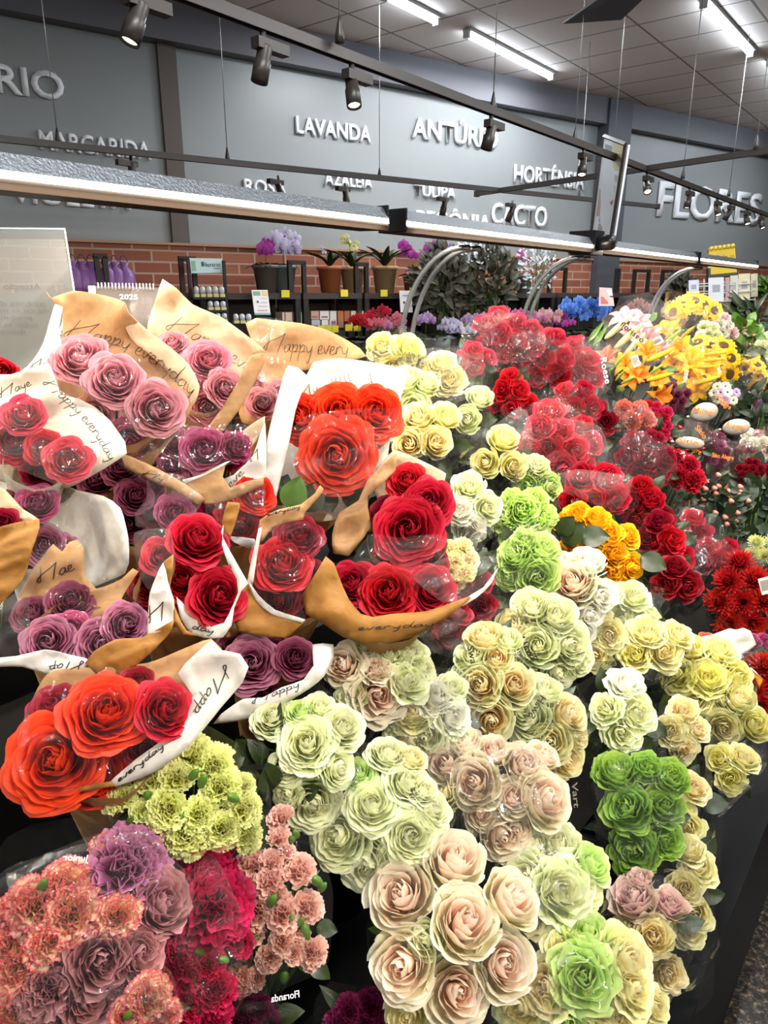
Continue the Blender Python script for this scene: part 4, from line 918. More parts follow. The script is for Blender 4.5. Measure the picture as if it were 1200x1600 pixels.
# ------------------------------------------------------------------ generic bunches in film
NB = [0]
def bunch(label, cx, cy, rx, ry, hr, mk, sk='std', rot=0, df=1.0, heads=None, film='film', leaves=6, name='rose_bunch', grp=None, top=.045, alt=None, buds=(), bulge=.30, lm=None, length=.26, flare=1.18, drop=0, spread=1.52, tilt=1.0, cat='bouquet', filmtop=True, cover=None):
    NB[0] += 1; R_ = random.Random(NB[0] * 7 + 3)
    d0 = bank(cx, cy) * df; c = P(cx, cy, d0); A = bqaxis(c); tc = tocam(c)
    n0 = (A * .45 + tc * .75).normalized()
    foot = c - A * length * 1.05
    t = thing(name, label, cat, foot, grp)
    rxm = rx * d0 / FPX; rym = ry * d0 / FPX
    pts = []
    if heads is None:
        cr, sr = cos(radians(rot)), sin(radians(rot)); sp = hr * spread; row = 0
        y = -ry + hr * .55
        while y <= ry - hr * .35:
            x = -rx + hr * .6 + (sp * .5 if row % 2 else 0) + R_.uniform(-.15, .15) * hr
            while x <= rx - hr * .3:
                if (x / max(1, rx - hr * .25)) ** 2 + (y / max(1, ry - hr * .25)) ** 2 <= 1.05:
                    jx, jy = R_.uniform(-.18, .18) * hr, R_.uniform(-.18, .18) * hr
                    pts.append((cx + (x + jx) * cr - (y + jy) * sr, cy + (x + jx) * sr + (y + jy) * cr, hr * R_.uniform(.9, 1.12)))
                x += sp
            y += sp * .88; row += 1
    else: pts = [h for h in heads]
    hs = []; fr = max(rx, ry)
    for h in pts:
        x, y, r = h[:3]; mk2 = h[3] if len(h) > 3 and h[3] else (alt if alt and R_.random() < .3 else mk); sk2 = h[4] if len(h) > 4 else sk
        rr = ray(x, y); s = (c - EYE).dot(n0) / rr.dot(n0); p = EYE + rr * s     # on the bunch's own tilted plane
        dd = s * FPX; dd = d0 + (dd - d0) * .8; e2 = ((x - cx) ** 2 / (rx * rx) + (y - cy) ** 2 / (ry * ry))
        dd -= bulge * min(rxm, rym) * (1 - min(1.2, e2)) + R_.uniform(-.12, .12) * r * d0 / FPX
        p = P(x, y, dd); off = (p - c); off -= n0 * off.dot(n0)
        n = (A * .55 + tc * .55 + off / max(rxm, rym) * .62 * tilt + Vector((R_.uniform(-.22, .22), R_.uniform(-.22, .22), R_.uniform(-.15, .15)))).normalized()
        headpart(x, y, r * ((1.14 if sk2 in ('std', 'cup', 'big') else 1.03) if heads else (1.0 if sk2 != 'low' else .94)), dd, mk2, sk2, t, n, None, R_); hs.append((p, n, r * dd / FPX))
    stems(t, hs[:60], foot)
    U = A.cross(tc); U = (U if U.length > .1 else A.cross(CAMX)).normalized(); V = A.cross(U).normalized()
    # backing leaves
    for i in range(leaves):
        w = 2 * pi * i / max(1, leaves) + R_.uniform(-.3, .3); q = c + (CAMX * cos(w) * rxm + CAMY * sin(w) * rym) * R_.uniform(.45, .85) - n0 * (max(h[2] for h in hs) * 1.1 + .01)
        dr = (CAMX * cos(w) + CAMY * sin(w) + n0 * .4); leafpart(t, q, dr, n0 + Vector((R_.uniform(-.3, .3), 0, R_.uniform(-.3, .3))), R_.uniform(.034, .048) * min(1.0, d0 / 1.15), lm or M_leaf, R_.randrange(3))
    for b in buds:
        p = P(b[0], b[1], d0 - .02); n = (tocam(p) * .5 + UP * .5 + Vector((R_.uniform(-.5, .5), R_.uniform(-.3, .3), 0))).normalized()
        inst('flower_bud', BUD, b[3] if len(b) > 3 else M_leaf2, frame(p, n, b[2] * d0 / FPX * 1.2) @ Matrix.Diagonal((2.4, 2.4, 1, 1)), t)
    if film:
        sleeve(t, c - A * (.01 + drop), A, CAMX, (CAMY - A * CAMY.dot(A)).normalized(), rxm, rym * 1.0, KM[film], 'cellophane_sleeve', top if filmtop else .0, length, NB[0], flare=flare)
    if film in ('glint', 'milk', 'film') and cover is not False and (film != 'film' or NB[0] % 2):
        o = []; k = 18
        for i in range(k):
            w = 2 * pi * i / k; q = 1.08 + R_.uniform(-.14, .16); o.append((cx + rx * q * cos(w), cy + ry * q * sin(w), R_.uniform(.0, .03)))
        sheet('cellophane_cover', o, KM[film], t, d0 - bulge * min(rxm, rym) - max(h[2] for h in hs) * 1.15, wr=.02, bulge=.004, thick=0)
    return t, d0
def filmsheet(t, d0, pts, key='glint', dd=-.05, name='film_flap', wr=.02):
    return sheet(name, pts, KM[key], t, d0 + dd, wr=wr, bulge=.01, thick=0)
def prnt(t, d0, txt, x0, y0, x1, y1, h, mat=None, dd=-.06, mirror=False, name='printed_text'):
    a = P(x0, y0, d0 + dd); b = P(x1, y1, d0 + dd); xd = b - a; L_ = xd.length
    up = -tocam(a).cross(xd.normalized()) * -1; yd = tocam(a).cross(xd.normalized())
    if mirror: a, xd = b, -xd
    o = textobj(name, txt, mat or M_ink, a, xd, yd if not mirror else -tocam(a).cross(xd.normalized()) * 1, t, 0, .01, L_, h * d0 / FPX)
    return o
find_ = lambda l: [o for o in bpy.data.objects if o.get('label', '').startswith(l)][0]
WR = 'white and cream rose bunches in film'; RR = 'red rose bunches in film'
B = bunch
# --- cream and white run, back to front
t, d = B('pale yellow roses at the very back, left of the chrome arches', 622, 558, 42, 30, 25, 'paleyellow', grp=WR, film='milk', top=.07)
filmsheet(t, d, [(596, 502), (680, 530), (690, 560), (640, 590), (585, 585)], 'thin', .05, 'film_back')
B('pale yellow roses right of the topmost cream bunch, under the first arch', 690, 592, 55, 42, 24, 'paleyellow', grp=WR, film='milk', alt='cream')
B('greenish cream roses just right of the white wrapped red bouquet', 652, 622, 38, 34, 24, 'greenwhite', 'cup', grp=WR, film='thin')
B('peach hearted cream roses in a rounded bunch above the crimson pair', 668, 685, 62, 42, 26, 'peachcream', 'cup', grp=WR, film='thin', alt='cream')
B('pale green white roses bordering the back red bunches', 733, 650, 36, 40, 24, 'greenwhite', 'cup', grp=WR)
t, d = B('creamy roses in a clear pointed sleeve below the small red cluster', 780, 715, 46, 36, 25, 'cream', 'cup', grp=WR, alt='greenwhite', top=.03)
filmsheet(t, d, [(735, 700), (812, 635), (830, 660), (832, 700), (800, 740), (740, 730)], 'milk', .035, 'film_back')
B('white roses with a printed mark beside the crimson roses', 728, 795, 50, 50, 26, 'white', 'std', grp=WR, alt='greenwhite')
B('small cream spray flowers between white roses and the kraft lip', 708, 885, 38, 40, 15, 'peachcream', 'mini', grp=WR, name='carnation_bunch', alt='cream')
t, d = B('pale lime roses with black print at the top of the lime column', 830, 748, 34, 28, 21, 'lime', 'ruf', grp=WR, alt='greenwhite')
prnt(t, d, 'SwaH', 800, 742, 806, 775, 9, dd=-.05); prnt(t, d, 'SwaH', 822, 738, 850, 756, 8, dd=-.05, mirror=True); prnt(t, d, 'SwaH', 858, 768, 872, 792, 8, dd=-.05, mirror=True)
B('upper bunch of bright lime ruffled roses left of the golden yellow flowers', 818, 800, 46, 36, 25, 'lime', 'ruf', grp=WR, heads=[(788, 808, 24), (815, 797, 26), (836, 780, 20), (850, 806, 21), (836, 826, 24), (804, 838, 26), (800, 780, 18)])
B('lower bunch of bright lime ruffled roses above the pale pink ones', 824, 872, 48, 56, 28, 'lime', 'ruf', grp=WR, top=.02, heads=[(848, 857, 27), (804, 869, 27), (840, 902, 33), (794, 900, 22), (818, 845, 20), (858, 885, 18)])
B('pinkish white large roses just under the golden yellow flowers', 900, 918, 40, 40, 0, 'white', 'cup', heads=[(896, 915, 34, 'blush'), (872, 885, 22), (915, 885, 26), (935, 930, 24), (888, 950, 22, 'blush'), (915, 955, 24), (905, 985, 20)], grp=WR, leaves=0)
t, d = B('green white roses with black print right of the deep red bunch', 845, 985, 60, 55, 0, 'greenwhite', 'cup', heads=[(832, 952, 28), (866, 966, 30), (806, 985, 28, 'cream'), (884, 1006, 32), (840, 1010, 30), (815, 1025, 26), (870, 1045, 26), (900, 1030, 22), (800, 1040, 24)], grp=WR)
prnt(t, d, 'SwaH', 810, 1000, 832, 1035, 11, dd=-.07, mirror=True)
t, d = B('cream roses with golden centres and black print, middle of the bank', 768, 1062, 62, 82, 0, 'yellowheart', 'cup', heads=[(757, 1003, 28), (738, 1030, 24, 'greenwhite'), (775, 1032, 24), (752, 1072, 31), (801, 1072, 30), (768, 1122, 31), (733, 1062, 24, 'greenwhite'), (728, 1108, 26, 'cream'), (812, 1110, 24, 'greenwhite'), (790, 1005, 22, 'greenwhite')], grp=WR, film='film')
prnt(t, d, 'SwaH', 722, 1092, 728, 1136, 11, dd=-.07); prnt(t, d, 'Swa', 730, 1010, 736, 1038, 10, dd=-.07)
t, d = B('yellow green roses printed in black, right of the golden centred bunch', 852, 1125, 55, 62, 0, 'cream', 'cup', heads=[(845, 1085, 28, 'greenwhite'), (830, 1125, 30, 'greenwhite'), (882, 1118, 28, 'yellowheart'), (860, 1160, 28), (880, 1185, 26, 'peachcream'), (825, 1160, 24, 'greenwhite'), (895, 1150, 20)], grp=WR)
prnt(t, d, 'SwaH', 845, 1086, 825, 1118, 10, dd=-.07, mirror=True)
t, d = B('ivory roses with faint pink hearts directly below the kraft lip', 590, 1055, 78, 58, 0, 'greenwhite', 'std', heads=[(538, 1040, 30, 'blush'), (570, 1012, 20), (608, 1022, 24), (586, 1046, 22, 'blush'), (642, 1022, 24), (590, 1085, 40, 'blush'), (636, 1065, 30), (660, 1045, 20), (548, 1085, 22)], grp=WR)
B('crowded ivory green roses right of the ivory bunch under glossy film', 680, 1112, 62, 62, 0, 'greenwhite', 'std', heads=[(645, 1112, 32, 'cream'), (680, 1090, 28, 'white'), (705, 1075, 22), (705, 1120, 28, 'white'), (665, 1150, 30), (640, 1165, 28, 'cream'), (715, 1150, 22), (620, 1135, 24)], grp=WR, film='milk')
B('green tinged white roses below the purple ones, with dark leaves at left', 482, 1170, 70, 80, 0, 'greenwhite', 'big', heads=[(427, 1122, 30), (479, 1162, 39), (534, 1138, 32), (447, 1202, 25), (527, 1198, 29), (489, 1254, 39), (470, 1112, 22, 'lime'), (500, 1105, 22), (450, 1240, 20)], grp=WR, leaves=9, film='film')
B('green white open roses in the centre of the lower bank', 605, 1270, 82, 80, 0, 'greenwhite', 'big', heads=[(530, 1306, 43), (575, 1347, 41), (581, 1257, 37), (642, 1306, 36), (635, 1222, 32), (673, 1265, 29), (605, 1178, 29), (560, 1210, 24, 'lime'), (618, 1350, 28), (660, 1235, 24), (640, 1185, 24, 'cream')], grp=WR, leaves=9)
B('blush white roses under creased clear film, right of the green white roses', 765, 1235, 95, 72, 0, 'blush', 'cup', heads=[(699, 1197, 33), (744, 1224, 37), (729, 1171, 27), (781, 1297, 38), (814, 1197, 29), (844, 1250, 39), (799, 1248, 28), (845, 1186, 23), (770, 1180, 26), (700, 1240, 28, 'cream'), (805, 1290, 26), (750, 1270, 24)], grp=WR, film='glint', leaves=8)
B('large blush roses with pale green outer petals, front and centre at the bottom', 710, 1455, 115, 115, 0, 'blush', 'cup', heads=[(631, 1404, 48), (706, 1353, 44), (721, 1445, 47), (635, 1505, 46), (710, 1545, 44), (792, 1409, 40), (781, 1505, 43), (640, 1578, 32, 'cream'), (670, 1470, 26, 'greenwhite')], grp=WR, leaves=10, film='thin', lm=M_leaf2, top=.02)
B('greenish cream roses in folded film right of the big blush roses', 860, 1385, 75, 62, 0, 'greenwhite', 'std', heads=[(825, 1368, 32), (874, 1325, 34), (877, 1392, 42), (913, 1389, 26, 'cream'), (866, 1437, 36), (822, 1426, 32, 'cream'), (920, 1350, 30, 'lime'), (835, 1325, 24)], grp=WR, film='milk')
B('dusty pink garden roses below the vivid green bunch', 1020, 1455, 62, 80, 0, 'pinkgarden', 'ruf', heads=[(990, 1407, 37), (1046, 1415, 28), (1020, 1464, 31, 'peachcream'), (1042, 1520, 28, 'peachcream'), (980, 1448, 22, 'cream'), (1000, 1375, 20)], grp=WR, film='film')
t, d = B('yellow green wilting roses along the bottom edge', 905, 1535, 115, 75, 0, 'cream', 'std', heads=[(919, 1467, 40, 'lime'), (975, 1500, 42), (911, 1526, 44, 'lime'), (855, 1542, 38, 'peachcream'), (817, 1574, 38), (985, 1545, 34), (1020, 1570, 24), (881, 1482, 28), (960, 1590, 34), (885, 1595, 38, 'lime'), (935, 1570, 28)], grp=WR, film='glint')
B('vivid green ruffled roses, the greenest bunch, lower right', 1000, 1262, 64, 88, 0, 'green', 'ruf', heads=[(962, 1209, 35), (1009, 1200, 26), (1046, 1215, 30), (979, 1263, 38), (1036, 1260, 31), (990, 1329, 38), (1038, 1312, 29)], grp=WR, film='film', lm=M_dleaf)
B('greenish white roses above the vivid green bunch', 965, 1115, 58, 60, 29, 'greenwhite', 'std', grp=WR, alt='white', film='film')
B('shaded cream roses between pinkish white and pale yellow bunches', 935, 975, 36, 62, 24, 'cream', 'std', grp=WR, alt='greenwhite', df=1.05)
B('glossy wrapped pale green roses under the dark red roses', 985, 950, 48, 30, 25, 'greenwhite', 'std', grp=WR, film='glint', df=1.03)
B('cream yellow roses upper part of the right hand bank edge', 1020, 1020, 62, 48, 27, 'cream', 'std', grp=WR, alt='paleyellow')
B('large cream yellow bunch beside the upturned white paper', 1095, 1062, 70, 58, 28, 'paleyellow', 'std', grp=WR, alt='cream')
B('cream yellow roses at the right corner of the bank', 1140, 1130, 48, 48, 28, 'paleyellow', 'cup', grp=WR, alt='cream')
_ft = B('small yellow roses lowest at the right corner, over the dark floor', 1145, 1200, 36, 30, 24, 'cream', 'std', grp=WR, alt='paleyellow')
filmsheet(*_ft, [(1060, 1228), (1120, 1236), (1196, 1238), (1196, 1150), (1175, 1120), (1168, 1190)], 'film', .0)
filmsheet(*_ft, [(1086, 1240), (1098, 1242), (1062, 1440), (1050, 1430)], 'milk', .0, 'film_fold', .004)
filmsheet(*_ft, [(1040, 1250), (1130, 1250), (1118, 1420), (1112, 1560), (1040, 1600), (1050, 1430)], 'thin', .06)
B('peachy cream roses beside the greenish white bunch, right', 1055, 1140, 36, 42, 22, 'peachcream', 'std', grp=WR, alt='cream')
B('cream roses in a narrow column right of the vivid green bunch', 1076, 1250, 28, 66, 24, 'peachcream', 'std', grp=WR, alt='cream')
B('faded cream roses at the right edge beside the dusty pink garden roses', 1080, 1395, 26, 84, 25, 'cream', 'std', grp=WR, alt='peachcream', df=1.02)
# --- red run
B('raspberry roses behind creased film at the top of the red run', 790, 525, 62, 38, 19, 'red_pink', 'low', rot=25, grp=RR, film='glint', top=.06, alt='crimson')
B('red roses left of the creased film, behind the cream bunches', 735, 565, 42, 28, 18, 'red_pink', 'low', rot=30, grp=RR, film='film')
B('small tight cluster of crimson roses below the creased film', 800, 615, 40, 38, 18, 'crimson', 'low', grp=RR, alt='red_pink', film='thin')
B('raspberry roses in film middle of the upper red run', 845, 560, 48, 40, 20, 'red_pink', 'low', grp=RR, alt='crimson')
t, d = B('red roses in printed film left of the lilies', 905, 575, 48, 48, 20, 'red_pink', 'low', grp=RR, film='milk', alt='crimson')
prnt(t, d, 'Roese', 938, 560, 946, 600, 9, M_inkw, -.09)
B('crimson roses under thin film left of the orange red wrapped flowers', 890, 635, 48, 36, 20, 'crimson', 'low', grp=RR, alt='red_pink')
B('dark red roses behind the crimson group', 935, 660, 42, 36, 19, 'crimson_dark', 'low', grp=RR, df=1.04)
B('large crimson bunch right of the creamy pointed sleeve', 862, 690, 50, 62, 23, 'red_pink', 'std', grp=RR, alt='crimson', film='film')
B('coral red roses right part of the large crimson bunch', 905, 700, 40, 44, 20, 'crimson', 'std', grp=RR, alt='red_pink', film='milk')
B('orange coral flowers in shiny crumpled film below the lilies', 985, 655, 38, 24, 14, 'coral', 'mini', grp=RR, film='glint', top=.05, name='carnation_bunch')
t, d = B('crimson roses in a broad film fan above the golden yellow flowers', 925, 775, 62, 38, 23, 'crimson', 'std', grp=RR, film='film')
filmsheet(t, d, [(862, 745), (900, 733), (960, 740), (990, 745), (985, 770), (960, 800), (900, 775), (868, 765)], 'milk', -.05)
B('dark crimson roses under loose film right of the film fan', 1000, 725, 48, 46, 20, 'crimson_dark', 'low', grp=RR, film='glint', df=1.0)
B('feathery crimson carnations beneath the dark balloons', 1060, 735, 48, 26, 17, 'crimson', 'mini', rot=25, grp=RR, name='carnation_bunch', film='thin')
B('crimson ruffled roses right of the golden yellow flowers', 1005, 790, 50, 44, 21, 'crimson', 'ruf', grp=RR, alt='crimson_dark', film='thin')
B('deep red roses below the ruffled crimson ones', 1035, 845, 50, 44, 22, 'crimson_dark', 'low', grp=RR, alt='crimson', film='film')
B('red roses behind bright crumpled film at right centre', 1085, 830, 46, 34, 20, 'red_pink', 'low', grp=RR, film='glint', top=.06)
B('red roses in silver glinting film beside the purple blooms', 1110, 870, 44, 28, 20, 'crimson', 'low', grp=RR, film='glint', alt='purple')
B('single file of dark red roses above the black gap', 1050, 898, 44, 26, 22, 'crimson_dark', 'std', grp=RR, film='thin')
t, d = B('golden yellow roses with dark green leaves in the red run', 935, 850, 66, 62, 0, 'gold', 'std', heads=[(905, 805, 20), (930, 812, 20), (885, 815, 18), (950, 835, 20), (980, 838, 18), (895, 850, 18), (925, 852, 18), (960, 865, 20), (985, 885, 20), (955, 890, 18), (905, 870, 14), (940, 872, 16), (975, 905, 16)], grp=None, lm=M_leaf, leaves=11, film='thin')
for a in [(880, 850, 905, 822), (905, 838, 945, 838), (935, 905, 915, 880), (945, 912, 925, 896), (872, 835, 892, 812), (1000, 870, 1035, 885)]:
    p = P(a[0], a[1], d - .035); q = P(a[2], a[3], d - .055); leafpart(t, p, q - p, tocam(p) + UP * .3, (q - p).length * 1.2, M_leaf, 2)
B('deep red roses in film under the white tip of the kraft lip', 745, 925, 38, 66, 25, 'crimson_dark', 'std', rot=25, grp=RR, film='film', df=1.05)
B('crimson roses half under the kraft lip, above the golden centred bunch', 700, 985, 40, 40, 25, 'crimson_dark', 'std', grp=RR, film='milk', df=1.04)
B('red spiky pompon chrysanthemums with barcode at the right edge', 1165, 930, 58, 66, 24, 'redmum', 'mum', name='chrysanthemum_bunch', cover=False, film='film', df=.98, spread=1.5)
B('red spiky pompon flowers in shade below the upturned white paper', 1190, 1075, 44, 44, 22, 'redmum', 'mum', name='chrysanthemum_bunch', film='film')
B('yellow green pompons at the right edge under film', 1190, 862, 34, 22, 14, 'limecar', 'mum', name='chrysanthemum_bunch', film='milk')
# --- carnations, lower left
t, d = B('lime yellow carnations with green buds, below the orange red roses', 290, 1245, 112, 75, 0, 'limecar', 'car', heads=[(187, 1243, 26), (233, 1217, 22), (277, 1213, 25), (303, 1177, 31), (335, 1195, 29), (347, 1229, 29), (260, 1264, 29), (313, 1273, 26), (383, 1263, 26), (293, 1308, 32), (348, 1298, 27), (388, 1308, 23), (240, 1190, 20), (380, 1228, 18), (220, 1265, 16)], buds=[(303, 1210, 11), (317, 1220, 12), (365, 1247, 12), (230, 1243, 11), (283, 1277, 10), (206, 1280, 11), (225, 1282, 11), (245, 1296, 10)], name='carnation_bunch', film='film', leaves=10, df=.93)
t, d = B('mixed variegated, violet and dusty pink carnations in clear film, bottom left corner', 125, 1455, 165, 145, 0, 'variegated', 'car', heads=[(100, 1383, 36), (48, 1413, 38), (113, 1425, 42), (183, 1430, 33), (8, 1480, 36), (165, 1322, 22), (200, 1350, 58, 'violetcar'), (253, 1410, 46, 'dusty', 'ruf'), (157, 1497, 50, 'dusty', 'ruf'), (217, 1490, 38, 'dusty', 'ruf'), (67, 1545, 42, 'dusty'), (137, 1557, 42, 'dusty', 'ruf'), (28, 1515, 40), (75, 1470, 34), (10, 1430, 26), (100, 1590, 36, 'dusty'), (20, 1580, 38), (195, 1540, 26, 'dusty')],
    buds=[(37, 1470, 16), (92, 1522, 16), (67, 1383, 12), (172, 1555, 12)], name='carnation_bunch', film='thin', leaves=12, df=.98, lm=M_dleaf)
filmsheet(t, d, [(-10, 1380), (70, 1335), (165, 1298), (228, 1300), (302, 1375), (304, 1400), (270, 1455), (240, 1510), (180, 1590), (120, 1610), (-10, 1610)], 'film', -.07, 'film_cover', .012)
filmsheet(t, d, [(-10, 1380), (60, 1342), (150, 1312), (226, 1298), (238, 1308), (150, 1325), (70, 1362), (-10, 1400)], 'glint', -.075, 'film_rim', .006)
B('variegated pink carnations in a second sleeve at the bottom edge', 228, 1575, 42, 42, 0, 'variegated', 'car', heads=[(230, 1560, 34), (195, 1588, 24), (255, 1590, 26), (215, 1620, 30)], buds=[(200, 1586, 9)], name='carnation_bunch', film='glint', df=.93, leaves=4)
B('fuchsia red carnations right of the violet one, bottom left', 318, 1465, 62, 110, 0, 'fuchsia', 'car', heads=[(320, 1360, 44), (335, 1413, 54), (296, 1452, 36), (377, 1473, 20), (277, 1505, 40), (325, 1507, 25), (335, 1553, 30), (290, 1568, 37), (360, 1440, 26), (330, 1600, 30)], buds=[(312, 1488, 11), (350, 1500, 10), (305, 1530, 13)], name='carnation_bunch', film='film', leaves=8, df=1.0)
t, d = B('peach mini carnations with green buds, bottom centre left', 440, 1420, 75, 140, 0, 'peachmini', 'mini', heads=[(440, 1276, 20), (436, 1308, 18), (391, 1347, 25), (425, 1345, 20), (421, 1376, 24), (468, 1359, 25), (440, 1428, 27), (400, 1422, 26), (479, 1417, 25), (440, 1471, 20), (421, 1497, 20), (489, 1490, 22), (376, 1531, 24), (468, 1452, 16), (385, 1390, 22), (430, 1400, 20), (395, 1460, 18), (460, 1490, 16), (400, 1530, 16), (448, 1330, 14)],
    buds=[(425, 1407, 12), (496, 1377, 13), (504, 1386, 10), (478, 1456, 13), (474, 1509, 13), (451, 1499, 13), (444, 1527, 12), (400, 1462, 12), (462, 1303, 10), (456, 1312, 10), (470, 1440, 10), (455, 1433, 10)], name='carnation_bunch', film=None, leaves=7, lm=M_leaf)
filmsheet(t, d, [(380, 1330), (440, 1255), (490, 1300), (520, 1390), (514, 1500), (490, 1525), (400, 1560), (360, 1540)], 'thin', -.04, 'film_cover', .012)
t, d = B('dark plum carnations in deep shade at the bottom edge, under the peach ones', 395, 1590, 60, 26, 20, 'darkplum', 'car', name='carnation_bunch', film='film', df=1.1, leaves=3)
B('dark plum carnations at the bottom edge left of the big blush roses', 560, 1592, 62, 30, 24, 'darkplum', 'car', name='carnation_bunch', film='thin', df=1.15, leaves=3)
# --- lilies, sunflowers and mixed bunches at the far right
LM = plain('lily_bud', '8fae3c', .45); LP = plain('lily_bud_pale', 'c8c090', .45); LY = plain('lily_bud_yellow', 'e0b020', .45)
def lilies(label, mk, heads, buds, leaves_, df=1.0, film='film'):
    cx = sum(h[0] for h in heads) / len(heads); cy_ = sum(h[1] for h in heads) / len(heads)
    t, d = B(label, cx, cy_, 55, 50, 0, mk, 'lily', heads=heads, name='lily_bunch', film=film, leaves=5, df=df, top=.08, lm=M_leaf2)
    for (x0, y0, x1, y1, m) in buds:
        a = P(x0, y0, d - .08); b = P(x1, y1, d - .12); q = (b - a); ln = q.length / 2
        inst('lily_bud', BUD, m, frame((a + b) / 2, q, ln), t)
    for (x0, y0, x1, y1) in leaves_:
        p = P(x0, y0, d - .03); q = P(x1, y1, d - .06); leafpart(t, p, q - p, tocam(p), (q - p).length, M_leaf2, 9)
    return t, d
t, d = lilies('pink lilies with long green buds in printed film, left of the yellow lilies', 'lilypink', [(975, 492, 24), (1000, 500, 26), (1015, 525, 26), (1030, 545, 22), (985, 520, 20)],
  [(945, 530, 985, 495, LP), (960, 545, 1005, 505, LP), (975, 555, 1008, 520, LP), (970, 540, 990, 515, LM), (985, 570, 1010, 530, LP)], [(925, 545, 950, 505), (918, 535, 945, 500), (950, 560, 975, 525)], film='milk')
prnt(t, d, 'floriseo', 968, 508, 1003, 536, 8, dd=-.14)
t, d = lilies('orange lilies with green tipped buds above the dark purple bunch', 'orange', [(945, 555, 22, 'coral'), (975, 565, 22), (1012, 545, 22), (1000, 580, 24), (1030, 590, 24), (1035, 620, 24), (985, 590, 20)],
  [(958, 575, 975, 555, LM), (962, 595, 975, 580, LM), (970, 600, 993, 588, LM), (1010, 565, 1052, 545, LY), (1015, 585, 1035, 570, LM), (1010, 595, 1052, 583, LY)], [(950, 580, 970, 560)])
t, d = lilies('yellow lilies with large buds under the upper sunflowers', 'yellow', [(1040, 510, 26), (1060, 540, 28), (1085, 560, 28), (1075, 590, 26), (1110, 575, 26), (1090, 610, 24), (1050, 565, 24)],
  [(1040, 530, 1062, 498, LY), (1037, 538, 1065, 515, LM), (1062, 530, 1085, 510, LY), (1100, 555, 1135, 550, LY), (1090, 575, 1118, 572, LY), (1085, 600, 1125, 588, LY), (1100, 565, 1133, 560, LY)], [])
prnt(t, d, 'Floess', 1070, 610, 1076, 578, 8, M_inkw, -.15)
M_sund = plain('sunflower_disc', '6a4a18', .8, bump=.8, bscale=300)
def sunflowers(label, heads, film='film', sk='sun', top=.09, group=None):
    cx = sum(h[0] for h in heads) / len(heads); cy_ = sum(h[1] for h in heads) / len(heads)
    t, d = B(label, cx, cy_, max(20, max(abs(h[0] - cx) for h in heads) + 12), 24, 0, 'yellow', sk, heads=heads, name='sunflower_bunch', film=film, leaves=8, top=top, lm=M_leaf2, tilt=1.6, length=.34)
    for o in [o for o in bpy.data.objects if o.parent == t and o.name.startswith('sunflower_bloom')]:
        me = bpy.data.meshes.get('disc')
        if me is None:
            mb = MB(); mb.lathe([(.40, -.03), (.41, .05), (.30, .12), (.12, .13), (.001, .10)], (0, 0, 0), 18); me = mb.mesh('disc'); me.materials.append(M_sund)
        dk = bpy.data.objects.new('flower_disc', me); COL.objects.link(dk); dk.parent = o
    return t, d
sunflowers('upper sunflower bunch in a round clear sleeve in front of the card rack', [(1052, 488, 17), (1066, 478, 17), (1084, 470, 18), (1100, 477, 17), (1116, 485, 15), (1058, 500, 13), (1110, 494, 13)], 'milk')
sunflowers('dense yellow sunflower bunch right of the yellow lilies', [(1090, 535, 18), (1110, 540, 18), (1130, 540, 18), (1142, 560, 18), (1125, 565, 18), (1140, 585, 18), (1120, 590, 17), (1105, 570, 16), (1085, 548, 16)], 'thin')
sunflowers('small sunflowers in film at the right edge', [(1172, 560, 14), (1184, 570, 12), (1188, 590, 14), (1182, 604, 12), (1165, 575, 12)], 'glint')
B('pink and white mixed spray right of the upper sunflowers', 1125, 512, 26, 20, 9, 'lilypink', 'mini', name='mixed_bunch', alt='white', lm=M_leaf2)
B('pale green and white hydrangea like cluster under the sunflowers', 1105, 522, 24, 16, 9, 'greenwhite', 'mini', name='mixed_bunch', alt='white')
B('white spray flowers at the right edge among green foliage', 1192, 545, 18, 24, 10, 'greenwhite', 'mini', name='mixed_bunch', lm=M_dleaf, leaves=10)
def foliage(label, cx, cy, rx, ry, n, ln, mat, k=9, df=1.0, berries=None):
    d0 = bank(cx, cy) * df; c = P(cx, cy, d0); t = thing('foliage_bunch', label, 'foliage', c - UP * .3); R_ = random.Random(int(cx * 3 + cy)); hs = []
    for i in range(n):
        a = R_.uniform(0, 6.28); q = sqrt(R_.random()); x = cx + rx * q * cos(a); y = cy + ry * q * sin(a); p = P(x, y, d0 + R_.uniform(-.04, .06))
        dr = (CAMX * (cos(a) * .7 + R_.uniform(-.5, .5)) + CAMY * (R_.uniform(-.3, .8)) + tocam(p) * .3)
        leafpart(t, p, dr, tocam(p) + Vector((R_.uniform(-.6, .6), 0, R_.uniform(-.5, .6))), ln * R_.uniform(.7, 1.2) * d0 / FPX, mat, k if k == 9 else R_.randrange(3)); 
        if i % 4 == 0: hs.append((p, UP, .01))
        if berries and i % 3 == 0: inst('flower_bud', BUD, berries, frame(p + tocam(p) * .01, tocam(p), .012) @ Matrix.Diagonal((3.5, 3.5, 1, 1)), t)
    stems(t, hs[:14], c - UP * .3); return t
foliage('long dark green blade leaves at the right edge beside the card rack', 1180, 498, 30, 18, 30, 36, M_dleaf)
foliage('leafy green bunch with pink buds left of the dark blade leaves', 1155, 525, 28, 24, 46, 20, M_leaf2, 1, berries=plain('berry_pink', 'd08878', .4))
foliage('dark green foliage below the small sunflowers at the right edge', 1180, 640, 30, 26, 40, 22, M_dleaf, 1)
foliage('grey green leaves at the right edge above the small sunflowers', 1160, 560, 26, 16, 26, 18, M_leaf, 1)
B('dark purple statice under the orange lilies', 1050, 625, 30, 26, 9, 'plum', 'mum', name='statice_bunch', alt='darkplum', film='thin', df=1.02)
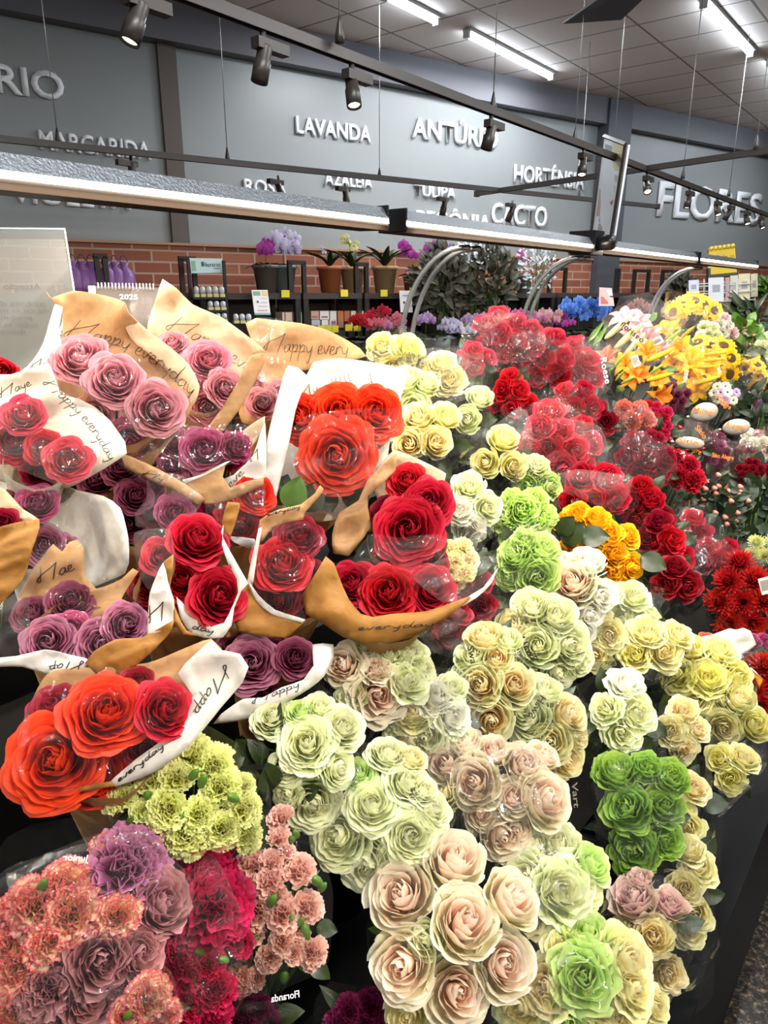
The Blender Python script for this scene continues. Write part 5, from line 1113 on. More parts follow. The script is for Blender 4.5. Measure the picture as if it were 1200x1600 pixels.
B('tiny red and pink spray flowers with foliage under the lilies', 1025, 660, 28, 32, 8, 'fuchsia', 'mini', name='mixed_bunch', alt='crimson', leaves=16, lm=M_dleaf, film='thin')
foliage('dark mixed foliage with small berries behind the printed dark sleeves', 1040, 700, 60, 36, 70, 20, M_dleaf, 1, 1.05, plain('berry_red', 'a02030', .4))
foliage('dark foliage with pink berries under the printed orange text', 1120, 780, 50, 50, 80, 20, M_dleaf, 1, 1.03, MATS['berry_pink'])
foliage('dark foliage at the right edge above the yellow green pompons', 1180, 800, 40, 46, 70, 22, M_dleaf, 1, 1.03)
foliage('dark stems and foliage behind the lime yellow carnations', 430, 1215, 60, 60, 26, 46, M_leaf, 1, 1.06)
# dark sleeves printed in orange with pale pebble shaped balloons
F_dark = filmmat('film_dark', .30, '4a2c34', 20, .8, .25); KM['dark'] = F_dark; M_orange = plain('orange_print', 'f08a30', .5); M_balloon = plain('balloon_rubber', 'a89e92', .3, bump=.1)
def balloon(label, x, y, rx, ry, rot, txt=None):
    d = bank(x, y) * .96; c = P(x, y, d); t = thing('foil_balloon', label, 'balloon', c, 'pale balloons among the dark bunches')
    mb = MB(); me = []; n = 20
    cr, sr = cos(radians(rot)), sin(radians(rot)); a = (CAMX * cr - CAMY * sr) * rx * d / FPX; b = (CAMX * sr + CAMY * cr) * ry * d / FPX; w = CAMZ * min(rx, ry) * d / FPX * .7
    vs = []; m = 10
    for i in range(m + 1):
        for j in range(n):
            th = pi * i / m; ph = 2 * pi * j / n; k = 1 + .12 * cos(ph) * sin(th); vs.append(c + w * cos(th) + (a * cos(ph) + b * sin(ph)) * sin(th) * k)
    mb.add(vs, [(i * n + j, i * n + (j + 1) % n, (i + 1) * n + (j + 1) % n, (i + 1) * n + j) for i in range(m) for j in range(n)]); mb.build('balloon_skin', M_balloon, t)
    q = c - a * 1.08; MB().tube([q + a * .12, q, q - a * .12], [.002, .005, .003], 8).build('knot', M_balloon, t)
    if txt: prnt(t, d, txt, x - rx * .7, y - 2, x + rx * .7, y + 4, 8, M_orange, -min(rx, ry) * d / FPX * .72)
balloon('cream balloon upper left of the printed dark sleeves', 1098, 645, 22, 15, -15, 'Milho'); balloon('cream balloon at the right beside crumpled film', 1148, 668, 22, 13, -8, 'Alegre')
balloon('pebble shaped grey balloon left of the orange words', 1075, 692, 23, 10, 5, 'Sítio'); balloon('smaller grey balloon behind the feathery crimson carnations', 1066, 714, 15, 9, 30, None)
t, d = B('purple flowers in a dark sleeve printed Sítio Alegre in orange, right', 1110, 708, 34, 30, 9, 'plum', 'mum', name='statice_bunch', alt='violetcar', film='thin')
filmsheet(t, d, [(1062, 662), (1090, 655), (1150, 690), (1200, 660), (1210, 690), (1165, 715), (1135, 745), (1100, 740), (1085, 700)], 'dark', -.06, 'dark_sleeve')
prnt(t, d, 'Sítio', 1085, 668, 1100, 686, 7, M_orange, -.10); prnt(t, d, 'Alegre', 1070, 697, 1094, 711, 8, M_orange, -.10); prnt(t, d, 'Sítio Alegre', 1112, 714, 1146, 719, 7, M_orange, -.10)
prnt(t, d, 'Sítio', 1118, 620, 1136, 634, 7, M_orange, -.10); prnt(t, d, 'Alegre', 1122, 630, 1140, 640, 7, M_orange, -.1); prnt(t, d, 'Sítio Alegre', 1129, 755, 1140, 790, 7, M_orange, -.10)
B('white daisy spray with orange print near the cream balloon', 1130, 615, 26, 16, 8, 'white', 'ger', name='mixed_bunch', alt='lilac', film='glint')
B('mauve and white mixed flowers at the right edge under crumpled film', 1180, 630, 26, 16, 8, 'lilac', 'mini', name='mixed_bunch', alt='magenta', film='glint')
B('white flowers wrapped in crumpled shiny film at the right edge', 1182, 700, 30, 26, 9, 'white', 'mini', name='mixed_bunch', alt='dusty', film='glint')
B('small crimson spray at the right edge over dark foliage', 1175, 740, 30, 22, 7, 'crimson_dark', 'mini', name='mixed_bunch', leaves=10, lm=M_dleaf, film='thin')
B('magenta roses at the far right bottom edge, beside the banana peel print', 1175, 1020, 40, 22, 18, 'magenta', 'low', grp=None, film='milk')
# upturned white paper and orange printed peel at the right
t, d = B('roses in an upturned white paper sleeve beside the black gap, right', 1095, 1010, 22, 20, 14, 'coral', 'low', film=None, leaves=2)
sheet('paper_sleeve', [(1075, 1008), (1140, 982), (1150, 984), (1162, 981), (1173, 986), (1182, 1007), (1150, 1030), (1120, 1045), (1110, 1030), (1080, 1035)], K_white, t, d - .06, wr=.01)
t, d = B('dark red flowers with an orange and white peeled banana printed sleeve, right edge', 1180, 1050, 30, 24, 14, 'crimson_dark', 'low', film='film')
mo = filmmat('peel_print', .95, 'e88a20', 5, .1, 0); KM['peel'] = mo
sheet('printed_peel', [(1154, 1078), (1156, 1055), (1175, 1045), (1192, 1062), (1186, 1078), (1180, 1060), (1170, 1058), (1163, 1072), (1166, 1090)], plain('peel_orange', 'f0982c', .5), t, d - .07)
sheet('printed_peel_edge', [(1154, 1056), (1158, 1048), (1174, 1043), (1194, 1062), (1176, 1049), (1162, 1053)], plain('peel_white', 'efe8e0', .5), t, d - .072)
prnt(find_('peach mini'), bank(440, 1420), 'Floranda', 424, 1566, 468, 1558, 9, M_inkw, -.06, True)
prnt(find_('mixed variegated'), bank(125, 1455) * .98, 'Junior', 98, 1344, 138, 1346, 8, M_inkw, -.09, True)
prnt(find_('vivid green'), bank(900, 1240), 'Vart', 893, 1222, 897, 1262, 9, plain('pale_print', '8a8478', .5), -.03)
# barcodes on sleeves
def barcode(px, py, w, h, ang, d, par_label, parent=None):
    t = parent; cr, sr = cos(radians(ang)), sin(radians(ang)); q = lambda a, b, dd=0: P(px + a * cr - b * sr, py + a * sr + b * cr, d + dd)
    MB().add([q(-w, -h), q(w, -h), q(w, h), q(-w, h)], [(0, 3, 2, 1)]).build('barcode_sticker', K_white, t, False)
    mb = MB()
    for i in range(9): u = -w * .75 + i * w * .18; mb.add([q(u, -h * .7, -.002), q(u + w * .09, -h * .7, -.002), q(u + w * .09, h * .6, -.002), q(u, h * .6, -.002)], [(0, 3, 2, 1)])
    mb.build('barcode_bars', M_ink, t, False)
def find(lbl): return [o for o in bpy.data.objects if o.get('label', '').startswith(lbl)][0]
t = find('red spiky pompon chrys'); barcode(1196, 915, 9, 13, -15, bank(1165, 930) * .98 - .10, '', t)
t = find('orange lilies with'); barcode(993, 564, 6, 9, -20, bank(993, 570) - .14, '', t)
t = find('pink lilies with'); barcode(1027, 533, 8, 5, -30, bank(1010, 530) - .17, '', t)
# black buckets where the stand shows between bunches
for (u, v, z, lb) in [(.30, .20, -1.02, None), (.06, .34, -.98, None), (.62, .30, -1.0, None), (-.12, .50, -.90, None), (.95, .34, -1.0, None), (1.30, .36, -1.0, None), (.3, .62, -.86, None), (.7, .66, -.84, None), (1.15, .66, -.84, None), (1.7, .4, -1.0, None), (1.7, .7, -.84, None), (2.3, .4, -1.0, None), (2.3, .8, -.74, None), (.1, .86, -.74, None), (.6, .95, -.68, None)]:
    bucket(u, v, z - .12, lb)
# ================================================================== SHELVES ALONG THE WALL, PLANTS AND SMALL THINGS
M_frame = plain('shelf_steel', '2a2624', .5, .3); M_board = plain('shelf_board', '3a302c', .55, var=.1)
RWm = Matrix.Rotation(pi / 2 - WAZ, 3, 'Z')
OFS = .50                                       # shelf front stands this far off the wall
def wbox(mb, s, off, z, hs, ho, hz): mb.box(wp(s, off, z), (hs, ho, hz), RWm)
def shelf_unit(xa, xb, label, zs=(0.0, -.42, -.95), posts=True):
    s0, _ = onwall(xa, 460, OFS); s1, _ = onwall(xb, 460, OFS); t = thing('wall_shelf_unit', label, 'shelf', wp((s0 + s1) / 2, OFS - .2, 0), 'steel shelf units along the brick wall')
    for z in zs:
        mb = MB(); wbox(mb, (s0 + s1) / 2, OFS - .2, 1.72 + z - .02, (s1 - s0) / 2, .20, .018); mb.build('shelf_board', M_board, t, False)
    for s in (s0 + .02, s1 - .02):
        for o_ in (OFS - .02, OFS - .38):
            mb = MB(); wbox(mb, s, o_, (1.72 + zs[0]) / 2, .018, .018, (1.72 + zs[0]) / 2); mb.build('post', M_frame, t, False)
    mb = MB(); wbox(mb, (s0 + s1) / 2, OFS - .39, 1.72 - .22, (s1 - s0) / 2, .006, .20); mb.build('back_panel', M_board, t, False)
    return t
for xa, xb, lb in [(-60, 100, 'shelf unit at far left behind the acrylic panel'), (102, 322, 'shelf unit with purple gift bags at left'), (326, 470, 'shelf unit holding the white orchid in a grey pot'), (474, 566, 'shelf unit with two basket pots and boxes below'), (570, 700, 'shelf unit under the magenta orchids'), (704, 868, 'shelf unit below the two dark bushy plants'), (872, 1010, 'shelf unit right of the brick with blue orchids'), (1014, 1230, 'farthest shelf unit behind the card rack')]:
    shelf_unit(xa, xb, lb)
def uframe(x0, x1, y, label):
    s0, z = onwall(x0, y, OFS - .05); s1, _ = onwall(x1, y, OFS - .05); t = thing('metal_stand', label, 'stand', wp((s0 + s1) / 2, OFS - .05, 1.72), 'black frames standing on the wall shelves')
    for s in (s0, s1): mb = MB(); wbox(mb, s, OFS - .05, (1.72 + z) / 2, .013, .013, (z - 1.72) / 2); mb.build('upright', M_frame, t, False)
    mb = MB(); wbox(mb, (s0 + s1) / 2, OFS - .05, z, (s1 - s0) / 2 + .013, .013, .013); mb.build('top_bar', M_frame, t, False)
for a in [(452, 474, 410, 'black frame right of the white orchid pot'), (556, 572, 413, 'black frame right of the wooden basket pot'), (282, 302, 404, 'black frame left of the small blue sign'), (860, 884, 420, 'black frame on the brick right of the dark bushes'), (964, 967, 422, 'slim black frame behind the column'), (992, 1014, 423, 'square black frame right of the column'), (1036, 1060, 424, 'black frame behind the far chrome arch'), (150, 163, 400, 'black frame among the purple gift bags')]:
    uframe(*a)
M_tagy = plain('price_tag_yellow', 'f0e040', .5); M_pot = plain('pot_grey', '7c8480', .5); M_terra = plain('pot_terracotta', 'b0643c', .6); M_bask = plain('basket_wood', 'b89a70', .7, bump=.5, bscale=120); M_soil = plain('potting_soil', '2c2018', .9)
def ptag(x, y, label):
    s, z = onwall(x, y, OFS + .012); t = wp(s, OFS + .012, z); mb = MB(); w = .028; a = Vector((0, 0, 0)); mb.box(t, (w, .0015, .022), RWm)
    o = mb.build('price_tag', M_tagy, None, False); tag(o, label, 'price tag', 'yellow shelf price tags')
for a in [(446, 459, 'yellow price tag under the grey orchid pot'), (538, 458, 'yellow price tag between the two basket pots'), (600, 458, 'yellow price tag under the pale basket'), (645, 453, 'yellow price tag above the pinned white leaflet'), (834, 454, 'yellow price tag right of the dark bushes, near the chrome arch'), (503, 514, 'yellow price tag under the left boxes'), (513, 514, 'second yellow price tag under the left boxes'), (523, 514, 'third yellow price tag under the boxes'), (545, 512, 'yellow price tag under the grey box'), (558, 512, 'yellow price tag at the end of the box row')]:
    ptag(*a)
def pot(s, off, z, r, h, mat, t, basket=False):
    c = wp(s, off, z); MB().lathe([(.001, 0), (r * .72, 0), (r * .95, h * .88), (r * 1.06, h * .88), (r * 1.06, h), (r * .93, h), (r * .9, h * .9), (.001, h * .9)], c, 20).build('pot', mat, t, True)
    MB().lathe([(.001, h * .92), (r * .9, h * .9)], c, 14).build('soil', M_soil, t)
    return c + UP * h
def flowerplant(name, label, cat, x, y, potr, poth, potmat, blooms, mk, br, lmat=M_leaf, grp=None, off=OFS - .18, z=1.72, sk='orch', nleaf=6, ll=.10, blade=False, stemoff=None, Rn=random.Random(3), jit=.02):
    """blooms: list of (px,py)"""
    s, _ = onwall(x, y, off); base = wp(s, off, z); t = thing(name, label, cat, base, grp)
    top = pot(s, off, z, potr, poth, potmat, t)
    for k in range(nleaf):
        a = 2 * pi * k / nleaf + Rn.uniform(-.3, .3); dr = Vector((cos(a), sin(a), 1.6 if blade else .45)); leafpart(t, top - UP * .01, dr, Vector((-cos(a) * .5, -sin(a) * .5, 1)), ll * Rn.uniform(.8, 1.2), lmat, 9 if blade else k % 2)
    if blooms:
        P_ = []
        for (bx, by) in blooms:
            s2, z2 = onwall(bx, by, off); p = wp(s2, off + Rn.uniform(-jit, jit), z2); P_.append(p)
            n = (NW * .8 - UP * .1 + tocam(p) * .5 + Vector((Rn.uniform(-.3, .3), 0, Rn.uniform(-.3, .2)))).normalized()
            inst('orchid_bloom' if sk == 'orch' else 'bloom', ROSE[sk][0], PM[mk], frame(p, n, br, 0), t)
        hi = max(P_, key=lambda q: q.z); mb = MB()
        for q in P_[:]: 
            if len(P_) < 14 or Rn.random() < .3: mb.tube([top, top + (hi - top) * .5 + UP * .05, q + UP * .01], .0025, 5)
        mb.build('stems', M_stem, t)
    return t
flowerplant('potted_orchid', 'white lilac orchid in a grey pot on the shelf above the tan sleeves', 'potted plant', 444, 455, .085, .17, M_pot, [(424, 373), (434, 371), (440, 379), (442, 388), (446, 366), (454, 371), (460, 374), (456, 382), (459, 390), (452, 392), (437, 384)], 'orchidwhite', .055)
flowerplant('potted_orchid', 'magenta orchid in a dark pot left of the white one', 'potted plant', 417, 455, .085, .17, plain('pot_dull', '6a6258', .6), [(408, 388), (414, 385), (419, 384), (418, 392), (410, 393), (420, 378)], 'orchidmagenta', .05)
flowerplant('potted_orchid', 'pale grassy orchid in a terracotta basket with a handle', 'potted plant', 516, 455, .085, .17, M_terra, [(505, 395), (500, 388)], 'orchidwhite', .02, nleaf=9, ll=.17, blade=True)
flowerplant('potted_orchid', 'yellow flecked orchid in a pale wooden basket pot', 'potted plant', 551, 455, .085, .17, M_bask, [(535, 372), (541, 370), (545, 378), (550, 382), (555, 380), (548, 390), (538, 380), (556, 388)], 'cream', .025, nleaf=9, ll=.18, blade=True)
flowerplant('potted_orchid', 'tall leafy plant in a pale basket right of the wooden one', 'potted plant', 601, 455, .09, .18, M_bask, [], 'cream', .03, nleaf=9, ll=.2, blade=True)
flowerplant('potted_orchid', 'deep magenta orchid spray above the first chrome arch', 'potted plant', 642, 455, .06, .12, M_terra, [(628, 384), (633, 382), (637, 388), (641, 394), (636, 396), (645, 400), (631, 390)], 'orchidmagenta', .045)
flowerplant('potted_orchid', 'magenta orchids behind the left dark bush', 'potted plant', 668, 455, .07, .14, M_pot, [(660, 398), (666, 390), (672, 386), (678, 384), (670, 396), (662, 405), (680, 392)], 'orchidmagenta', .045)
flowerplant('potted_orchid', 'pale lilac orchids between the two chrome tubes of the first arch', 'potted plant', 705, 455, .07, .14, M_pot, [(690, 388), (696, 392), (702, 388), (708, 392), (714, 396), (700, 398), (720, 400)], 'lilac', .045)
flowerplant('potted_orchid', 'dusky pink orchids at the right of the dark bushes', 'potted plant', 818, 455, .07, .14, M_pot, [(812, 400), (818, 396), (814, 408), (820, 406), (816, 414), (810, 394)], 'orchidpink', .04)
# white dried branches and dark bushes
def bush(label, x, y, rx, ry, n, mat, ln, name='potted_bush', z0=None):
    off = OFS + .22; ZB = 1.30 if z0 is None else z0; s, z = onwall(x, y, off); c = wp(s, off, z); t = thing(name, label, 'potted plant', wp(s, off, ZB)); R_ = random.Random(int(x)); dist = (c - EYE).length; sc = dist / FPX
    MB().lathe([(.001, 0), (.08, 0), (.1, .14), (.09, .14), (.001, .12)], wp(s, off, ZB), 16).build('pot', M_pot, t); mb = MB()
    lf = MB(); n = int(n * 3.2)
    for i in range(n):
        a = R_.uniform(0, 6.28); q = R_.random() ** .5; ph = R_.uniform(-1, 1); p = c + DW * rx * sc * q * cos(a) + UP * ry * sc * q * sin(a) + NW * .10 * ph * sqrt(max(0, 1 - q * q))
        dr = (p - c + UP * .1); x_ = (dr + Vector((R_.uniform(-.15, .15), R_.uniform(-.15, .15), R_.uniform(-.1, .1)))).normalized(); z_ = NW + Vector((R_.uniform(-.8, .8), 0, R_.uniform(-.3, .8))); z_ = (z_ - x_ * z_.dot(x_)).normalized(); y_ = z_.cross(x_); l_ = ln * R_.uniform(.6, 1.2); lf.add([p + (x_ * v.co.x + y_ * v.co.y + z_ * v.co.z) * l_ for v in LEAF[1].vertices], [tuple(f.vertices) for f in LEAF[1].polygons])
        if i % 14 == 0: mb.tube([wp(s, off, ZB + .1), (wp(s, off, 1.78) + p) / 2, p], .003, 5)
    mb.build('branches', M_stem, t); lf.build('foliage', mat, t)
M_olive = plain('olive_leaf', '3c3a2a', .6, var=.2)
bush('left dark bushy plant behind the first chrome arch', 690, 442, 44, 50, 90, M_olive, .085); bush('right dark bushy plant with spiky top, beside the second arch', 765, 440, 48, 50, 95, M_olive, .085)
M_twig = plain('dried_white_twig', 'd8dce4', .6)
bush('white dried branches standing behind the right dark bush', 838, 415, 34, 40, 70, M_twig, .04, 'dried_branches'); bush('white dried branches between the two dark bushes', 740, 400, 30, 26, 40, M_twig, .04, 'dried_branches')
tb_ = thing('plant_table', 'dark plant table in front of the wall shelves, carrying orchids and bushes', 'table', wp(-1.0, OFS + .25, 0))
mb = MB(); wbox(mb, -1.2, OFS + .26, 1.285, 3.4, .24, .015); mb.build('table_top', M_board, tb_, False)
for s_ in (-4.5, -2.9, -1.2, .5, 2.1):
    for o_ in (OFS + .05, OFS + .47): mb = MB(); wbox(mb, s_, o_, .635, .02, .02, .635); mb.build('leg', M_frame, tb_, False)
# lower rows of flowers, standing on tables nearer than the shelf
def flowerrow(label, pts, mk, br, off=OFS + .25, zt=1.72 - .42, sk='orch', name='potted_orchid', grp=None, alt=None, pm=M_pot):
    zt = 1.30; x = sum(p[0] for p in pts) / len(pts); Rn = random.Random(int(x)); s, z_ = onwall(x, 500, off); zb = min(onwall(p[0], p[1], off)[1] for p in pts) - .30
    t = flowerplant(name, label, 'potted plant', x, 500, .07, .13, pm, pts, mk, br, off=off, z=zt, sk=sk, nleaf=7, ll=.13, Rn=Rn, jit=.05, grp=grp)
    return t
def cloud(x, y, rx, ry, n, seed):
    R_ = random.Random(seed); o = []
    for i in range(n): a = R_.uniform(0, 6.28); q = sqrt(R_.random()); o.append((x + rx * q * cos(a), y + ry * q * sin(a)))
    return o
flowerrow('blue orchids with large blooms left of the column', cloud(905, 482, 24, 15, 46, 1), 'blue', .045); flowerrow('smaller group of blue orchids against the column', cloud(940, 487, 9, 15, 18, 2), 'blue', .045)
for i, (x, y, n, mk, lb) in enumerate([(770, 492, 16, 'lilac', 'pale mauve orchids right of the first arch'), (800, 490, 16, 'orchidpink', 'pink orchids behind the raspberry roses'), (832, 496, 18, 'orchidpink', 'bright pink orchids between the second arch tubes'), (860, 494, 18, 'lilypink', 'light pink orchids left of the blue orchids'), (880, 500, 10, 'orchidmagenta', 'deep pink orchids touching the blue orchids'), (740, 500, 18, 'lilac', 'lilac hydrangea behind the cream bunches'), (700, 508, 20, 'orchidwhite', 'grey lilac hydrangea between the first arch tubes'), (665, 500, 14, 'lilac', 'mauve flowers left of the first arch'), (720, 520, 20, 'orchidwhite', 'pale grey violet flowers low behind the arch'), (620, 500, 12, 'pink', 'pink flowers below the white leaflet'), (590, 490, 12, 'red_pink', 'cherry red flowers right of the boxes'), (578, 505, 14, 'pink', 'rosy flowers in a dark pot beside the tan sleeve'), (608, 512, 10, 'orchidpink', 'mauve pink flowers in a dark round pot'), (560, 500, 10, 'crimson', 'small red flowers at the end of the box shelf'), (1000, 478, 14, 'dusty', 'dull pink flowers below the square frame'), (1045, 480, 10, 'cream', 'pale small flowers behind the far chrome arch')]):
    flowerrow(lb, cloud(x, y, 15, 8, n, 10 + i), mk, .036)
bush('grey green plant low on the shelf behind the far arch', 1060, 448, 16, 12, 40, M_olive, .08); bush('small green plant at the right edge above the card rack', 1192, 452, 12, 10, 30, M_leaf2, .08)
# boxes, sachets, leaflets
def wallbox(name, label, cat, x0, y0, x1, y1, mat, off=OFS - .04, dep=.05, grp=None, txt=None):
    s0, zt = onwall(x0, y0, off); s1, zb = onwall(x1, y1, off); t = thing(name, label, cat, wp((s0 + s1) / 2, off, zb), grp)
    mb = MB(); wbox(mb, (s0 + s1) / 2, off - dep, (zt + zb) / 2, (s1 - s0) / 2, dep, (zt - zb) / 2); mb.build('carton', mat, t, False)
    mb = MB(); wbox(mb, (s0 + s1) / 2, off + .001, zb + (zt - zb) * .3, (s1 - s0) * .36, .001, (zt - zb) * .10); mb.build('printed_band', plain('box_print', '8a7a80', .5), t, False)
    return t
bc = ['e8c8b8', 'e8e0d8', 'e8c8b8', 'd8a890', 'f0ece4', 'e8e4e0', 'c8784c', 'b86840', 'e8d8c0', 'f0ece8', 'b8bcc0', 'ece8e4', 'e8c8c8', 'f0e8e0', 'f0ece4', 'c8c4c0', 'e8e0d8']
bx = [(446, 488, 457, 510), (461, 488, 472, 510), (441, 488, 445, 508), (486, 486, 498, 499), (500, 486, 514, 499), (516, 486, 526, 512), (528, 486, 537, 512), (538, 486, 546, 502), (549, 486, 559, 498), (561, 486, 573, 498), (487, 500, 500, 513), (503, 500, 513, 513), (515, 500, 525, 513), (549, 500, 559, 512)]
wh = ['left of two peach boxes above the brown sleeve', 'right of two peach boxes above the brown sleeve', 'thin box beside the peach boxes', 'pink topped box at the left of the carton row', 'orange box second in the upper carton row', 'orange striped box in the middle of the carton row', 'cream striped box left of centre of the carton row', 'white box above the gap in the carton row', 'grey box near the right of the carton row', 'grey and white box at the right end of the carton row', 'white box lower left of the carton row', 'white box lower centre of the carton row', 'white box lower right of centre in the carton row', 'small white box at the lower right of the carton row']
for i, b in enumerate(bx): wallbox('carton_box', wh[i], 'box', *b, plain('box_%s' % bc[i], bc[i], .5), off=OFS - .02, grp='small boxes on the lower shelf')
for i, (x0, y0, x1, y1) in enumerate([(496, 518, 508, 534), (512, 518, 522, 536), (526, 517, 540, 534), (544, 517, 552, 536)]): wallbox('dark_bottle_box', ['leftmost dark package under the yellow tags', 'second dark package under the yellow tags', 'third dark package under the yellow tags', 'last dark package under the yellow tags'][i], 'package', x0, y0, x1, y1, plain('package_dark', '3a3a40', .4), off=OFS + .0, grp='dark packages under the boxes')
M_sach = plain('sachet_plastic', 'dfe4e8', .25, bump=.6, bscale=70)
rk = thing('sachet_rack', 'narrow steel rack of sachets under the small pale blue sign', 'rack', wp(onwall(325, 480, OFS + .1)[0], OFS + .1, 1.0))
for x in (297, 352):
    s, _ = onwall(x, 450, OFS + .08); mb = MB(); wbox(mb, s, OFS + .08, 1.35, .008, .008, .55); mb.build('rack_post', M_frame, rk, False)
for y in (466, 486, 503):
    s0, z = onwall(297, y, OFS + .08); s1, _ = onwall(352, y, OFS + .08); mb = MB(); wbox(mb, (s0 + s1) / 2, OFS + .10, z, (s1 - s0) / 2, .03, .006); mb.build('rack_shelf', M_frame, rk, False)
n = 0
for (y0, y1, xs_) in [(447, 464, (302, 312, 322, 332, 342)), (470, 484, (324, 334, 344)), (489, 502, (336, 346)), (490, 505, (364, 374, 384))]:
    for x in xs_:
        n += 1; s, zt = onwall(x, y0, OFS + .12); s1, zb = onwall(x + 9, y1, OFS + .12); c = wp((s + s1) / 2, OFS + .12, (zt + zb) / 2)
        t = thing('plant_food_sachet', 'clear sachet with a pale card header on the small rack', 'sachet', c, 'sachets on the narrow rack')
        mb = MB(); mb.lathe([(.001, -.5), (.42, -.46), (.5, -.1), (.46, .3), (.2, .5), (.001, .5)], (0, 0, 0), 10); hz = (zt - zb) / 2
        mb.v = [c + (RWm @ Vector((v.x * (s1 - s), v.y * .035, v.z * 2 * hz * .7))) + UP * hz * .25 for v in mb.v]; mb.build('pouch', M_sach, t)
        mb = MB(); mb.box(c - UP * hz * .72, ((s1 - s) / 2 * .95, .012, hz * .30), RWm); mb.build('card_strip', plain('card_yellow', 'e4e0a0', .5), t, False)
def flatsign(name, label, cat, q, d0, d1, mat, parts=(), thick=.004, frame_=None, stand=None):
    """q: corner pixels tl,tr,br,bl ; d0,d1 depth of left and right edge"""
    tl, tr, br, bl = [P(x, y, d) for (x, y), d in zip(q, (d0, d1, d1, d0))]
    t = thing(name, label, cat, (bl + br) / 2); n = (tr - tl).cross(bl - tl).normalized() * -1
    if n.dot(EYE - tl) < 0: n = -n
    def quad(nm, a, b, c_, e, m, lift=0.0, th=0):
        f = lambda u, v: tl * (1 - u) * (1 - v) + tr * u * (1 - v) + br * u * v + bl * (1 - u) * v + n * lift
        vs = [f(a, b), f(c_, b), f(c_, e), f(a, e)]; fs = [(0, 3, 2, 1)]
        if th: vs += [v - n * th for v in vs]; fs += [(4, 5, 6, 7), (0, 1, 5, 4), (1, 2, 6, 5), (2, 3, 7, 6), (3, 0, 4, 7)]
        return MB().add(vs, fs).build(nm, m, t, False)
    quad('sign_board', 0, 0, 1, 1, mat, 0, thick)
    for pt in parts:
        if pt[0] == 'text':
            _, tx, u, v, w, h, m = pt; f = lambda u, v: tl * (1 - u) * (1 - v) + tr * u * (1 - v) + br * u * v + bl * (1 - u) * v + n * .003
            a = f(u, v); b = f(u + w, v); H = (f(u, v) - f(u, v - h)).length; textobj('sign_text', tx, m, a, b - a, f(u, v - h) - a, t, 0, .01, (b - a).length, H)
        else: quad(pt[0], *pt[1:5], pt[5], .0015)
    return t, (tl, tr, br, bl, n)
M_dk = plain('print_dark', '4a4440', .5); M_gr = plain('print_green', '8ab08c', .5); M_rd = plain('print_red', 'b0483c', .5)
dS = lambda x, o_: ((wp(onwall(x, 460, o_)[0], o_, 1.72) - EYE).dot(-CAMZ))
flatsign('shelf_sign', 'small pale blue sign with a leaf logo on top of the sachet rack', 'sign', [(296, 403), (347, 404), (349, 426), (299, 427)], dS(297, .6), dS(348, .6), plain('sign_blue', 'bcd8d8', .4), [('text', 'fertrin', .45, .58, .47, .30, M_dk), ('leaf_print', .04, .2, .16, .85, M_gr), ('logo_mark', .34, .24, .42, .56, M_dk), ('small_print', .7, .68, .9, .72, M_dk)])
flatsign('leaflet', 'white leaflet with green badge hanging under the magenta orchid pot', 'leaflet', [(393, 453), (418, 453), (423, 492), (398, 492)], dS(394, .56), dS(420, .56), plain('leaflet_white', 'f2f0ee', .5), [('badge', .08, .06, .5, .22, M_gr), ('badge_yellow', .62, .04, .98, .22, plain('print_yellow', 'ecd890', .5)), ('heart', .22, .44, .34, .52, M_dk), ('line_print', .48, .33, .9, .36, plain('print_grey', 'c8b8bc', .5)), ('line_print', .48, .49, .9, .52, MATS['print_grey']), ('line_print', .28, .64, .9, .67, MATS['print_grey']), ('foot_band', 0, .92, 1, 1, plain('print_teal', '88b8c0', .5)), ('pink_line', .2, .8, .85, .84, plain('print_pink', 'e0a8b8', .5))])
flatsign('leaflet', 'white leaflet pinned at the shelf edge left of the first chrome arch', 'leaflet', [(624, 454), (643, 454), (645, 488), (626, 488)], dS(625, .56), dS(643, .56), MATS['leaflet_white'], [('line_print', .2, .2, .8, .24, MATS['print_grey']), ('heart', .25, .5, .4, .6, M_dk), ('line_print', .3, .7, .8, .74, MATS['print_grey'])])
flatsign('poster_board', 'small colourful card with pink print in front of the column', 'sign', [(937, 449), (956, 450), (960, 478), (936, 478)], dS(938, .9), dS(957, .9), plain('card_pink', 'e8c8c4', .5), [('picture', .1, .5, .6, .9, plain('print_salmon', 'd07868', .5)), ('picture', .55, .1, .95, .45, plain('print_white2', 'f0eef0', .5)), ('picture_dark', .3, .42, 1, .52, M_dk)])
# hanging banner in a slim dark frame
t, g = flatsign('hanging_banner', 'tall narrow framed banner hanging at an angle left of the word FLORES', 'banner', [(944, 213), (978, 226), (952, 392), (922, 390)], 3.75, 3.30, plain('banner_print', 'c4c8cc', .35),
  [('yellow_area', .45, .02, .97, .26, plain('banner_yellow', 'b8b070', .4)), ('dark_leaf_print', .12, .06, .5, .24, plain('banner_green', '5c7474', .4)), ('grey_text_block', .45, .3, .9, .36, plain('banner_lilac', '9a94a4', .4)), ('grey_text_block', .45, .40, .85, .46, MATS['banner_lilac']), ('bouquet_print', .12, .46, .42, .70, plain('banner_brown', 'a07c6c', .5)),
   ('text', '-14', .44, .58, .40, .045, M_rd), ('blue_label', .30, .66, .82, .75, plain('banner_navy', '54546c', .4)), ('brown_label', .30, .76, .82, .84, plain('banner_brown2', '86766a', .4)), ('orange_print', .34, .85, .8, .97, plain('banner_orange', 'c08858', .5))], .02)
tl, tr, br, bl, nn = g; mb = MB()
for a, b in ((tl, tr), (tr, br), (br, bl), (bl, tl)): mb.tube([a, b], .011, 4)
